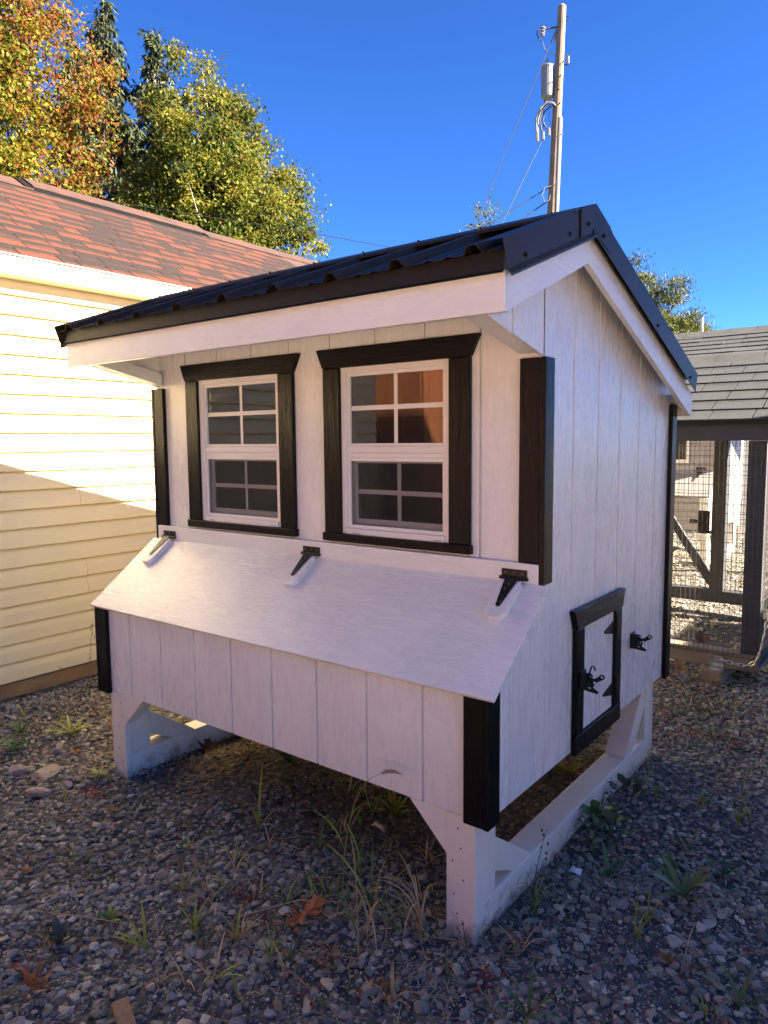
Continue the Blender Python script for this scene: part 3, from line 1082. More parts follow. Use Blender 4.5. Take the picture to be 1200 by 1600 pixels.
def shingled_roof(parent, origin, u, v, length, courses, mat, widths, seed, split, limit=300, exposure=.143):
    """origin at the eave start; u along the eave, v up the slope; split(centre) -> True for the pieces built singly"""
    r_ = random.Random(seed)
    u, v = Vector(u).normalized(), Vector(v).normalized()
    n = u.cross(v)
    meshes = {w: [shingle_mesh(w, seed + i) for i in range(4)] for w in widths}
    for l_ in meshes.values():
        for me in l_:
            me.materials.append(MATS[mat])
    off = parent_off(parent)
    rows = []
    for c in range(courses):
        x = -r_.uniform(0, .2)
        while x < length:
            w = r_.choice(widths)
            x0 = max(x, 0)
            if x >= -0.001 and x + w <= length + .15:
                rows.append((c, x, w, r_.randrange(4)))
            x += w
    cnt, rest = 0, MB()
    for c, x, w, k in rows:
        p = Vector(origin) + u * x + v * (c * exposure) + n * 0.006
        mat4 = Matrix((( u.x, v.x, n.x, p.x), (u.y, v.y, n.y, p.y), (u.z, v.z, n.z, p.z), (0, 0, 0, 1)))
        if split(p + u * w / 2) and cnt < limit:
            m_ = Matrix.Translation(-off) @ mat4
            link('shingle', meshes[w][k], None, parent, matrix=m_)
            cnt += 1
        else:
            b0 = len(rest.v)
            me = meshes[w][k]
            rest.v += [tuple(mat4 @ q.co) for q in me.vertices]
            rest.f += [tuple(b0 + i for i in pl.vertices) for pl in me.polygons]
    if rest.v:
        me = rest.mesh('far_shingles', off)
        o = link('far_shingles', me, mat + '_joined', parent)
        stuff(o)


def joined_version(name, a, c):
    m, nt, b = new_mat(name)
    mp = coords(nt, (1, 1, 1), False)
    n1 = node(nt, 'ShaderNodeTexNoise', Scale=7.0, Detail=3.0)
    n2 = node(nt, 'ShaderNodeTexNoise', Scale=300.0, Detail=2.0)
    nt.links.new(mp.outputs[0], n1.inputs['Vector'])
    nt.links.new(mp.outputs[0], n2.inputs['Vector'])
    ad = node(nt, 'ShaderNodeMath', operation='MULTIPLY_ADD')
    ad.inputs[1].default_value = 0.5
    nt.links.new(n2.outputs['Fac'], ad.inputs[0])
    nt.links.new(n1.outputs['Fac'], ad.inputs[2])
    r = ramp(nt, [(0.55, a), (0.95, c)])
    nt.links.new(ad.outputs[0], r.inputs['Fac'])
    nt.links.new(r.outputs['Color'], b.inputs['Base Color'])
    b.inputs['Roughness'].default_value = 0.92


joined_version('red_shingle_joined', (0.062, 0.021, 0.014), (0.022, 0.0145, 0.013))
joined_version('grey_shingle_joined', (0.046, 0.050, 0.055), (0.027, 0.030, 0.033))

# ------------------------------------------------------------------ cream vinyl shed on the left
SX = -3.045                     # wall plane
SY0, SY1 = -3.05, 5.2
shed = thing('vinyl_sided_shed', 'cream vinyl sided shed with red shingle roof left of the coop', 'shed', (-4.6, 1.0, 0))
MB().box(-6.15, SX - .012, SY0, SY1, .075, 2.30).build('wall_core', 'vinyl_cream', shed)
MB().box(-6.15, SX - .004, SY0 + .01, SY1, -.02, .074).build('base_timber', 'treated_wood', shed, bevel=.004)
MB().box(-6.1, SX - .03, SY0 + .03, SY1, .0745, .0855).build('base_gap', 'dark_void', shed)
LAP = 0.1036
joints = {2: .93, 3: .93, 8: 0.05, 7: -1.2, 12: -1.0, 13: -1.0, 18: 1.3, 17: 0.55, 16: .55}
for k in range(21):
    z = 0.087 + k * LAP
    prf = [(-.012, 0.011), (.004, .010), (.0200, -.001), (.0240, .003), (.0215, .030), (.0175, .060), (.0100, .085), (.0015, .0985), (-.012, LAP)]
    z1 = min(z + LAP, 2.262)
    jy = {4: .32, 5: .32, 9: .30, 10: .30, 14: .28, 15: .28, 0: 2.0, 19: .12, 18: .12}.get(k, -1.4 + (k % 5) * .9 + 2.6 * (k % 2))
    for ya, yb in ((SY0, jy), (jy + .0015, SY1)):
        MB().prism([(SX + x, ya, min(z + zz, 2.262)) for x, zz in prf], (0, yb - ya, 0)).build('siding_lap', 'vinyl_cream', shed)
# soffit, fascia, drip edge
MB().prism([(SX - .01, SY0, 2.2615), (SX + .020, SY0, 2.2615), (SX + .020, SY0, 2.236), (-2.945, SY0, 2.243), (-2.945, SY0, 2.262)], (0, SY1 - SY0, 0)).build('soffit', 'soffit_tan', shed)
MB().box(-2.9445, -2.925, SY0 - .05, SY1, 2.243, 2.334).build('fascia', 'fascia_white', shed, bevel=.002)
MB().box(-2.9248, -2.919, SY0 - .05, SY1, 2.320, 2.345).build('drip_edge', 'drip_grey', shed, bevel=.001)
rv = Vector((-1.68, 0, 0.955)).normalized()
ro_ = Vector((-2.912, SY0 - .06, 2.343))
rid = Vector((-4.592, 0, 3.298))
MB().prism([(-2.93, SY0 - .05, 2.336), (rid.x, SY0 - .05, rid.z - .006), (-6.25, SY0 - .05, 2.336), (-6.25, SY0 - .05, 2.27), (rid.x, SY0 - .05, rid.z - .08), (-2.93, SY0 - .05, 2.27)], (0, SY1 - SY0 + .1, 0)).build('roof_deck', 'red_shingle_joined', shed)
MB().prism([(SX - .02, SY0 + .002, 2.27), (rid.x, SY0 + .002, 3.2), (-6.13, SY0 + .002, 2.27)], (0, SY1 - SY0 - .004, 0)).build('gable', 'vinyl_cream', shed)
shingled_roof(shed, ro_ + Vector((0, SY1 - SY0 + .12, 0)), (0, -1, 0), rv, SY1 - SY0 + .1, 13, 'red_shingle', (.11, .15, .19, .23), 3, lambda p: -0.6 < p.y < 3.3)
# ridge caps and the raised vent strip
nrm_r = Vector((0.955, 0, 1.68)).normalized()
capm = None
for k in range(int((SY1 - SY0) / .145)):
    y = SY0 + k * .145
    lift = .022 if 0.75 < y < 2.40 else 0.0
    p = [(-.15, -.085 * 1.0), (0, .004), (.15, -.085)]
    mb = MB()
    mb.prism([(rid.x + .15, y, rid.z - .078 + lift), (rid.x, y, rid.z + .012 + lift), (rid.x - .15, y, rid.z - .078 + lift), (rid.x - .15, y, rid.z - .086 + lift), (rid.x, y, rid.z + .002 + lift), (rid.x + .15, y, rid.z - .086 + lift)], (0, .1455 + (.0 if k % 2 else .001), 0))
    mb.build('ridge_shingle', 'red_shingle_joined', shed)
MB().prism([(rid.x + .148, .80, rid.z - .090), (rid.x + .148, .80, rid.z - .0665), (rid.x, .80, rid.z + .0225), (rid.x - .148, .80, rid.z - .0665), (rid.x - .148, .80, rid.z - .090), (rid.x, .80, rid.z - .004)], (0, 1.60, 0)).build('ridge_vent', 'vent_black', shed)

# ------------------------------------------------------------------ brown shed beyond the cream one (mirrored in the window)
bs = thing('wooden_shed', 'brown stained wooden shed standing past the cream shed, mirrored in the right window', 'shed', (-4.4, -5.8, 0))
MB().box(-5.6, -3.02, -7.7, -3.75, .05, 2.35).build('wall_core', 'brown_stain', bs)
for k in range(20):
    y = -7.7 + k * G
    MB().box(-3.0195, -3.006, y + .004, min(y + G - .004, -3.75), .08, 2.33).build('wall_board', 'brown_stain', bs, bevel=.002)
for k in range(12):
    MB().box(-5.58 + k * .213, -5.58 + k * .213 + .205, -3.7495, -3.738, .08, 2.33).build('wall_board', 'brown_stain', bs, bevel=.002)
MB().prism([(-2.85, -7.8, 2.30), (-4.31, -7.8, 3.1), (-5.75, -7.8, 2.30), (-5.75, -7.8, 2.36), (-4.31, -7.8, 3.17), (-2.85, -7.8, 2.36)], (0, 4.15, 0)).build('roof', 'grey_shingle_joined', bs)
MB().prism([(-3.05, -7.68, 2.351), (-4.31, -7.68, 3.05), (-5.58, -7.68, 2.351)], (0, 3.9, 0)).build('gable', 'brown_stain', bs)
MB().box(-5.6, -3.03, -7.68, -3.77, -.02, .049).build('skid', 'treated_wood', bs)
# unseen pale drive, added to bounce warm sunlight onto the coop front
dv = raw_mesh('bounce_drive', np.array([(-60., -60., .006), (60., -60., .006), (60., -1.85, .006), (-60., -1.85, .006)]), np.array([[0, 1, 2, 3]]), 4)
plain('pale_bounce_drive', (0.52, 0.42, 0.33), 0.9, noise=0.15, nscale=30, bump=0.5, bscale=50)
structure(link('bounce_drive', dv, 'pale_bounce_drive'))

# ------------------------------------------------------------------ unseen barn inferred from the shade; heights and white walls set for light
barn = thing('shade_barn', 'tall white gabled barn, unseen to the right, shaped to shade the yard', 'barn', (6.0, .85, 0))
BX0, BX1, BY0, BYM, BY1 = 3.2, 9.0, -0.60, 1.30, 3.58
rp = lambda y: 5.47 - .327 * (y - BYM)                       # lean-to roof
MB().box(BX0, BX1, BY0, BYM, -.02, 6.40).build('wall', 'barn_white', barn)
MB().prism([(BX0, BY0, 6.4005), (BX0, (BY0 + BYM) / 2, 6.75), (BX0, BYM, 6.4005)], (BX1 - BX0, 0, 0)).build('gable', 'barn_white', barn)
ym = (BY0 + BYM) / 2
MB().prism([(BX0 - .15, y, z) for y, z in [(BY0 - .1, 6.42), (ym, 6.87), (BYM + .1, 6.42), (BYM + .1, 6.33), (ym, 6.76), (BY0 - .1, 6.33)]], (BX1 - BX0 + .3, 0, 0)).build('roof', 'grey_shingle_joined', barn)
MB().prism([(BX0, BYM + .001, -.02), (BX0, BY1, -.02), (BX0, BY1, rp(BY1) - .13), (BX0, BYM + .001, rp(BYM) - .13)], (BX1 - BX0, 0, 0)).build('lean_to_wall', 'barn_white', barn)
MB().prism([(BX0 - .15, y, z) for y, z in [(BYM + .002, rp(BYM)), (BY1 + .03, rp(BY1 + .03)), (BY1 + .03, rp(BY1 + .03) - .12), (BYM + .002, rp(BYM) - .12)]], (BX1 - BX0 + .3, 0, 0)).build('lean_to_roof', 'grey_shingle_joined', barn)
MB().box(BX0 + .3, BX1, BY1 + .04, 5.3, -.02, 2.36).build('shade_annex', 'barn_white', barn)  # unseen low block added to shade the ground inside the wire run
MB().box(BX0 + .15, BX1 + .1, BY1 + .035, 5.4, 2.365, 2.45).build('shade_annex_roof', 'grey_shingle_joined', barn)
for k in range(13):
    y = BY0 + .02 + k * .318
    MB().box(BX0 - .018, BX0 - .001, y, y + .305, .05, 4.45).build('wall_board', 'barn_white', barn)

# ------------------------------------------------------------------ wire run with grey shingle roof
run = thing('wire_run', 'covered wire chicken run with dark wood frame and grey shingle roof', 'chicken run', (-1.0, 3.3, 0))
RX0, RX1, RY0, RY1 = -2.35, 0.166, 2.40, 4.20
def rb(x0, x1, y0, y1, z0, z1, nm, mat):
    return MB().box(x0, x1, y0, y1, z0, z1).build(nm, mat, run, bevel=.004)
def post(x0, x1, y0, y1, z0=.1705, z1=1.354):
    return rb(x0, x1, y0, y1, z0, z1, 'post', 'run_wood_z')
rb(RX0, RX1, RY0, RY0 + .09, .075, .17, 'base_beam', 'run_beam')
rb(RX0, RX1, RY1 - .09, RY1, .075, .17, 'base_beam', 'run_wood_x')
rb(RX1 - .09, RX1 - .001, RY0 + .0905, RY1 - .0905, .075, .17, 'base_beam', 'run_wood_x')
rb(RX0, RX0 + .09, RY0 + .0905, RY1 - .0905, .075, .17, 'base_beam', 'run_wood_x')
for (x, y) in ((RX1 - .095, RY0), (RX1 - .095, RY1 - .09), (RX0, RY0), (RX0, RY1 - .09), (-1.2, RY0), (-1.2, RY1 - .09)):
    post(x, x + .094, y + .002, y + .088)
post(-.505, -.405, RY1 - .095, RY1 + .01)
rb(RX0 - .05, RX1 + .06, RY0 - .022, RY0 + .018, 1.355, 1.442, 'header', 'run_wood_x')
rb(RX0, RX1, RY1 - .05, RY1, 1.355, 1.44, 'header', 'run_wood_x')
rb(RX1 - .06, RX1 - .002, RY0 + .02, RY1 - .052, 1.355, 1.44, 'header', 'run_wood_x')
MB().prism([(-.52, RY1 - .07, .20), (-.45, RY1 - .07, .20), (-.98, RY1 - .07, 1.02), (-1.05, RY1 - .07, 1.02)], (0, .035, 0)).build('brace', 'run_wood_z', run, bevel=.003)
rb(-.60, -.515, RY1 - .115, RY1 - .097, .62, .80, 'latch_plate', 'hardware')
rb(-.66, -.601, RY1 - .125, RY1 - .105, .70, .73, 'latch_bolt', 'hardware')
# gable end frame and roof
ey, ez, ry_, rz_ = RY0 - .06, 1.470, 3.30, 1.905
rb(RX0 - .1, RX1 + .10, RY0 - .045, RY0 - .023, 1.4425, 1.466, 'fascia', 'fascia_white')
MB().prism([(RX0 - .1, ey, ez - .003), (RX0 - .1, ry_, rz_ - .003), (RX0 - .1, 2 * ry_ - ey, ez - .003), (RX0 - .1, 2 * ry_ - ey, ez - .03), (RX0 - .1, ry_, rz_ - .03), (RX0 - .1, ey, ez - .03)], (RX1 - RX0 + .22, 0, 0)).build('roof_deck', 'dark_void', run)
sv_ = Vector((0, ry_ - ey, rz_ - ez)).normalized()
shingled_roof(run, (RX0 - .11, ey - .012, ez - .012), (1, 0, 0), sv_, RX1 - RX0 + .22, 7, 'grey_shingle', (.19, .22, .26, .30), 11, lambda p: p.x > -1.6)
for k in range(int((RX1 - RX0 + .2) / .143) + 1):
    x = RX0 - .1 + k * .143
    x1 = min(x + .142, RX1 + .12)
    q = .006 if k % 2 else .004
    MB().prism([(x, ry_ - .15, rz_ - .062), (x, ry_, rz_ + .008 + q), (x, ry_ + .15, rz_ - .062), (x, ry_ + .15, rz_ - .072), (x, ry_, rz_ + .001), (x, ry_ - .15, rz_ - .072)], (x1 - x, 0, 0)).build('ridge_shingle', 'grey_shingle_joined', run)
# welded wire 1 x 2 inch
def wire_panel(p0, uvec, width, z0, z1, nm):
    u_ = Vector(uvec)
    mb = MB()
    n_ = int(width / .0265)
    for i in range(n_ + 1):
        p = Vector(p0) + u_ * (i * .0265)
        mb.tube([(p.x, p.y, z0), (p.x, p.y, z1)], .0015, 4, cap=False)
    k_ = int((z1 - z0) / .0535)
    for i in range(k_ + 1):
        a = Vector(p0)
        c = a + u_ * width
        z = z0 + .004 + i * .0535
        mb.tube([(a.x, a.y, z), (c.x, c.y, z)], .0016, 4, cap=False)
    return stuff(mb.build(nm, 'wire_steel', run))
wire_panel((RX0, RY0 - .002, 0), (1, 0, 0), RX1 - RX0 - .012, .145, 1.356, 'wire_mesh')
wire_panel((RX1 + .003, RY0 + .02, 0), (0, 1, 0), RY1 - RY0 - .04, .10, 1.356, 'wire_mesh')
wire_panel((RX0, RY1 - .02, 0), (1, 0, 0), RX1 - RX0, .145, 1.356, 'wire_mesh')
# shipping angle bracket on the beam
MB().box(-.085, -.012, RY0 - .006, RY0 - .003, .078, .140).box(-.085, -.012, RY0 - .075, RY0 - .003, .072, .0748).build('angle_bracket', 'galvanised', run)
blk = tag(MB().box(-.115, 0.0, RY0 - .09, RY0 + .30, -.02, .0715).build('support_block', 'run_beam', off=(-.06, 2.5, 0), bevel=.004), 'square timber block under the corner of the wire run', 'timber block')

# chain from the beam round the corner
chain = thing('chain', 'galvanised steel chain hooked to the corner of the wire run', 'chain', (-.04, 2.37, .12))
lm_ = MB()
pts = []
for i in range(25):
    a = 2 * math.pi * i / 24
    x, y = math.cos(a) * .0085, math.sin(a) * .0085
    pts.append((x + (.010 if x > 0 else -.010), y, 0))
lm_.tube(pts, .0032, 6, cap=False)
lme = lm_.mesh('chain_link')
lme.materials.append(MATS['galvanised'])
for p in lme.polygons:
    p.use_smooth = True
ctrl = [Vector(q) for q in ((-.050, 2.386, .128), (.000, 2.380, .122), (.060, 2.375, .112), (.120, 2.372, .116), (.160, 2.368, .150), (.182, 2.366, .230), (.196, 2.372, .33), (.215, 2.40, .43), (.26, 2.46, .55))]
acc, cur, i = [ctrl[0]], ctrl[0], 1
out = []
step = .0285
path = []
for a, c in zip(ctrl[:-1], ctrl[1:]):
    for t in range(20):
        path.append(a.lerp(c, t / 20))
last = path[0]
for p in path[1:]:
    if (p - last).length >= step:
        mid_ = (p + last) / 2
        d_ = (p - last).normalized()
        s1 = Vector((0, 1, 0)) if len(out) % 2 else Vector((0.0, 0.3, 1.0))
        s1 = (s1 - d_ * s1.dot(d_)).normalized()
        s2 = d_.cross(s1)
        out.append(1)
        q = mid_ - Vector((-.04, 2.37, .12))
        link('chain_link', lme, None, chain, matrix=Matrix(((d_.x, s1.x, s2.x, q.x), (d_.y, s1.y, s2.y, q.y), (d_.z, s1.z, s2.z, q.z), (0, 0, 0, 1))))
        last = p
MB().lathe([(0, .010), (.004, .010), (.004, .006), (.012, .006)], (-.052, 2.3935, .128), (0, -1, 0), 6).build('bolt', 'galvanised', chain)

# ------------------------------------------------------------------ white coops behind the run
def far_coop(label, x0, x1, y0, hz, base, grey_roof, group, win):
    c = thing('chicken_coop', label, 'chicken coop', ((x0 + x1) / 2, y0 + .6, 0), group)
    p = lambda nm, mat, *b: MB().box(*b).build(nm, mat, c, bevel=.003)
    p('wall', 'far_white_shaded', x0, x1, y0 + .33, y0 + 1.5, base, hz)
    p('nest_box', 'far_white_shaded', x0, x1, y0, y0 + .329, base, base + .36)
    MB().prism([(x0 - .03, y0 - .03, base + .37), (x0 - .03, y0 + .329, base + .62), (x0 - .03, y0 + .329, base + .635), (x0 - .03, y0 - .03, base + .385)], (x1 - x0 + .06, 0, 0)).build('nest_box_lid', 'far_white_shaded', c)
    MB().prism([(x1 - .012, y0 + .002, base + .361), (x1 - .012, y0 + .328, base + .361), (x1 - .012, y0 + .328, base + .60)], (.010, 0, 0)).build('nest_cheek', 'far_white_shaded', c)
    for xx in (x0, x1 - .09):
        p('leg', 'cream_post', xx + .02, xx + .09, y0 + .04, y0 + .12, -.02, base)
        p('leg', 'cream_post', xx + .02, xx + .09, y0 + 1.3, y0 + 1.38, -.02, base)
        p('skid', 'cream_rail', xx + .015, xx + .095, y0 + .121, y0 + 1.299, -.02, .08)
        MB().prism([(xx + .03, y0 + .125, base - .02), (xx + .03, y0 + .125, base - .10), (xx + .03, y0 + .32, .0805), (xx + .03, y0 + .38, .0805)], (.05, 0, 0)).build('brace', 'cream_rail', c)
    p('corner_trim', 'fascia_white', x1 - .07, x1 + .012, y0 - .012, y0 - .001, base - .02, base + .36)
    for hx in (x0 + .15, (x0 + x1) / 2, x1 - .16):
        p('hinge', 'hardware', hx - .05, hx + .05, y0 + .318, y0 + .328, base + .64, base + .675)
        MB().prism([(hx - .03, y0 + .30, base + .622), (hx + .03, y0 + .30, base + .622), (hx, y0 + .18, base + .545)], (0, .004, .008)).build('hinge_strap', 'hardware', c)
    for wx in win:
        w_ = p('window', 'vinyl', wx, wx + .42, y0 + .31, y0 + .329, base + .72, base + 1.25)
        MB().box(wx + .03, wx + .39, y0 + .305, y0 + .3095, base + .76, base + .97).build('pane', 'dark_void', w_)
        MB().box(wx + .03, wx + .39, y0 + .305, y0 + .3095, base + 1.0, base + 1.21).build('pane', 'dark_void', w_)
    return c


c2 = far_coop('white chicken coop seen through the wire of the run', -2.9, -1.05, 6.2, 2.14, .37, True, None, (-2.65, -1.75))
e0, e1, r0, r1 = 6.28, 2.10, 7.40, 2.612
MB().prism([(-3.0, e0, e1), (-3.0, r0, r1), (-3.0, 8.5, e1), (-3.0, 8.5, e1 - .05), (-3.0, r0, r1 - .05), (-3.0, e0, e1 - .05)], (3.6, 0, 0)).build('roof_deck', 'grey_shingle_joined', c2)
sv2 = Vector((0, r0 - e0, r1 - e1)).normalized()
shingled_roof(c2, (-3.0, e0, e1), (1, 0, 0), sv2, 3.55, 8, 'grey_shingle', (.19, .22, .26, .30), 17, lambda p: -2.2 < p.x < .6 and p.z > 2.3)
for k in range(25):
    x = -3.0 + k * .143
    MB().prism([(x, r0 - .15, r1 - .052), (x, r0, r1 + .022 + .003 * (k % 2)), (x, r0 + .15, r1 - .052), (x, r0 + .15, r1 - .066), (x, r0, r1 + .01), (x, r0 - .15, r1 - .066)], (.142, 0, 0)).build('ridge_shingle', 'grey_shingle_joined', c2)
MB().box(.45, .54, 6.5, 6.59, -.02, 2.09).build('porch_post', 'run_wood_z', c2)
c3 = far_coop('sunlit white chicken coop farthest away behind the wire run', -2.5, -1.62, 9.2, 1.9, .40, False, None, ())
MB().prism([(-2.6, 9.1, 1.92), (-2.6, 10.1, 2.3), (-2.6, 10.9, 1.92)], (1.1, 0, 0)).build('roof', 'metal_black', c3)
MB().box(-1.6195, -1.60, 9.75, 10.05, .5, 1.0).build('side_door', 'black_trim_y', c3)


# ------------------------------------------------------------------ trees
def tree_root(name, label, x, y, cat='tree', group=None):
    return thing(name, label, cat, (x, y, 0), group)


def leaf_mesh(P, size, color, up=0.35, fold=0.25, aspect=0.62, axis=None):
    """a folded diamond leaf (two triangles) at each point"""
    n = len(P)
    d = rng.normal(size=(n, 3)) if axis is None else axis + rng.normal(size=(n, 3)) * 0.35
    d[:, 2] -= 0.35 if axis is None else 0
    d /= np.linalg.norm(d, axis=1)[:, None]
    nn = rng.normal(size=(n, 3))
    nn[:, 2] += up * 3
    s = np.cross(d, nn)
    s /= np.linalg.norm(s, axis=1)[:, None] + 1e-9
    nn = np.cross(s, d)
    L = size[:, None]
    Wd = L * aspect * 0.5
    a = P
    b = P + d * L * 0.45 + s * Wd + nn * Wd * fold
    c = P + d * L
    e = P + d * L * 0.45 - s * Wd + nn * Wd * fold
    V = np.stack([a, b, c, e], 1).reshape(-1, 3)
    i = np.arange(n)[:, None] * 4
    F = np.concatenate([i + np.array([0, 1, 2]), i + np.array([0, 2, 3])], 0)
    return V, F, np.repeat(color, 4, 0)


def lumpy(dirs, seed):
    r_ = np.random.default_rng(seed)
    f = np.ones(len(dirs))
    for _ in range(9):
        w = r_.normal(size=3)
        w /= np.linalg.norm(w)
        f += 0.16 * np.sin(dirs @ w * r_.uniform(3, 7) + r_.uniform(0, 6))
    return f


def broadleaf(name, label, base, centre, radii, nclus, nleaf, lsize, palette, seed, bark='bark', trunk_r=.16, clus_r=.34, group=None, hollow=0.28, nlimb=46):
    root = tree_root(name, label, base[0], base[1], group=group)
    r_ = np.random.default_rng(seed)
    d = r_.normal(size=(nclus, 3))
    d /= np.linalg.norm(d, axis=1)[:, None]
    rad = (hollow + (1 - hollow) * r_.random(nclus) ** 0.6) * lumpy(d, seed + 1)
    cc = np.array(centre) + d * rad[:, None] * np.array(radii)
    k = r_.integers(0, nclus, nclus * nleaf)
    sc = clus_r * r_.uniform(.55, 1.35, nclus)
    P = cc[k] + r_.normal(size=(len(k), 3)) * (sc[k] * .62)[:, None] * np.array([1.15, 1.15, .75])
    # leaf colours go with the branch they grow on
    tone = r_.random(nclus)
    rel = (P - np.array(centre)) / np.array(radii)
    col = palette(rel, tone[k], r_)
    size = lsize * r_.uniform(.65, 1.25, len(P))
    V, F, C = leaf_mesh(P - np.array([base[0], base[1], 0]), size, col)
    link('crown', raw_mesh('crown', V, F, 3, C), 'leaf_cloud', root)
    # trunk and limbs
    tk = MB()
    c0 = Vector(centre)
    b0 = Vector((base[0], base[1], -.1))
    fork = b0.lerp(c0, .55)
    tk.tube([b0, b0.lerp(fork, .5) + Vector((.08, .05, 0)), fork, c0 + Vector((.1, -.1, radii[2] * .55))], [trunk_r, trunk_r * .8, trunk_r * .62, trunk_r * .14], 9)
    tk.build('trunk', bark, root, smooth=True)
    lb = MB()
    order = r_.permutation(nclus)[:nlimb]
    for q in order:
        e = Vector(cc[q])
        t = r_.uniform(.35, .95)
        s = fork.lerp(c0 + Vector((.1, -.1, radii[2] * .5)), t * .9)
        mid_ = s.lerp(e, .5) + Vector((0, 0, -.18 + .3 * r_.random()))
        lb.tube([s, mid_, e], [trunk_r * .26, trunk_r * .17, trunk_r * .05], 5, cap=False)
    stuff(lb.build('limbs', bark, root, smooth=True))
    return root


def pal_maple(rel, tone, r_):
    n = len(tone)
    a = np.array([0.165, 0.165, 0.022])
    b = np.array([0.050, 0.072, 0.013])
    c = np.array([0.17, 0.10, 0.028])
    w = np.clip(tone[:, None] * 1.3 - .2 + r_.normal(size=(n, 1)) * .22, 0, 1)
    col = a * w + b * (1 - w)
    o = (r_.random(n) < 0.03 + 0.10 * np.clip(rel[:, 2] * .6 + rel[:, 0] * .3, 0, 1))[:, None]
    return np.where(o, c, col) * r_.uniform(.75, 1.25, (n, 1))


def pal_orange(rel, tone, r_):
    n = len(tone)
    y = np.array([0.185, 0.165, 0.016])
    g = np.array([0.088, 0.122, 0.018])
    o = np.array([0.195, 0.080, 0.020])
    rd = np.array([0.165, 0.048, 0.022])
    w = np.clip(.5 + tone[:, None] * .7 - .35 + r_.normal(size=(n, 1)) * .2, 0, 1)
    col = y * w + g * (1 - w)
    outer = np.clip((np.linalg.norm(rel, axis=1) - .62) * 1.5 + rel[:, 2] * .40, 0, 1)
    k = (r_.random(n) < outer * .50 + .05)[:, None]
    col = np.where(k, np.where(r_.random((n, 1)) < .3, rd, o), col)
    return col * r_.uniform(.75, 1.25, (n, 1))


def pal_yellow(rel, tone, r_):
    n = len(tone)
    a, b = np.array([0.11, 0.105, 0.025]), np.array([0.06, 0.08, 0.02])
    w = np.clip(tone[:, None] + r_.normal(size=(n, 1)) * .2, 0, 1)
    return (a * w + b * (1 - w)) * r_.uniform(.8, 1.2, (n, 1))


broadleaf('maple_tree', 'yellow green maple with pale limbs showing, tallest against the blue sky', (-13.75, 10.5), (-13.75, 10.5, 6.95), (2.0, 2.0, 3.0), 700, 145, .097, pal_maple, 21, 'bark_pale', .17, .25)
broadleaf('maple_tree', 'orange topped autumn maple at the left edge above the red roof', (-15.6, 5.2), (-15.6, 5.2, 7.7), (1.9, 1.9, 4.6), 980, 125, .099, pal_orange, 33, 'bark', .22, .29)
broadleaf('young_tree', 'small pale yellow tree just showing over the red roof end', (-19.2, 19.0), (-19.2, 19.0, 6.2), (.9, .9, 2.2), 60, 80, .14, pal_yellow, 41, 'bark', .10, .40)
broadleaf('young_tree', 'far yellow treetop just showing above the coop ridge', (-16.8, 29.2), (-16.8, 29.2, 9.0), (1.1, 1.1, 2.35), 60, 80, .18, pal_yellow, 43, 'bark', .12, .45)


# unseen tree line, added to block low blue sky and bounce warm light
nq = 30000
tx = rng.uniform(-34, 20, nq)
tl = 7.0 + 1.4 * np.sin(tx * .9) + 1.0 * np.sin(tx * 2.3 + 1)
tz = tl * rng.random(nq) ** .8
ty = -13.5 - rng.random(nq) * 3.0 + .9 * np.sin(tx * 1.7) + .5 * np.sin(tz * 1.3 + tx)
tone_ = rng.random((nq, 1))
tc_ = np.array([.17, .090, .040]) * tone_ + np.array([.125, .105, .028]) * (1 - tone_)
V, F, C = leaf_mesh(np.stack([tx, ty, tz], -1), rng.uniform(.35, .75, nq), tc_ * rng.uniform(.7, 1.2, (nq, 1)), up=.2)
wd = stuff(link('bounce_trees', raw_mesh('bounce_trees', V, F, 3, C), 'leaf_cloud'))
tag(wd, 'unseen autumn tree line added behind the camera to warm the shade', 'wood')


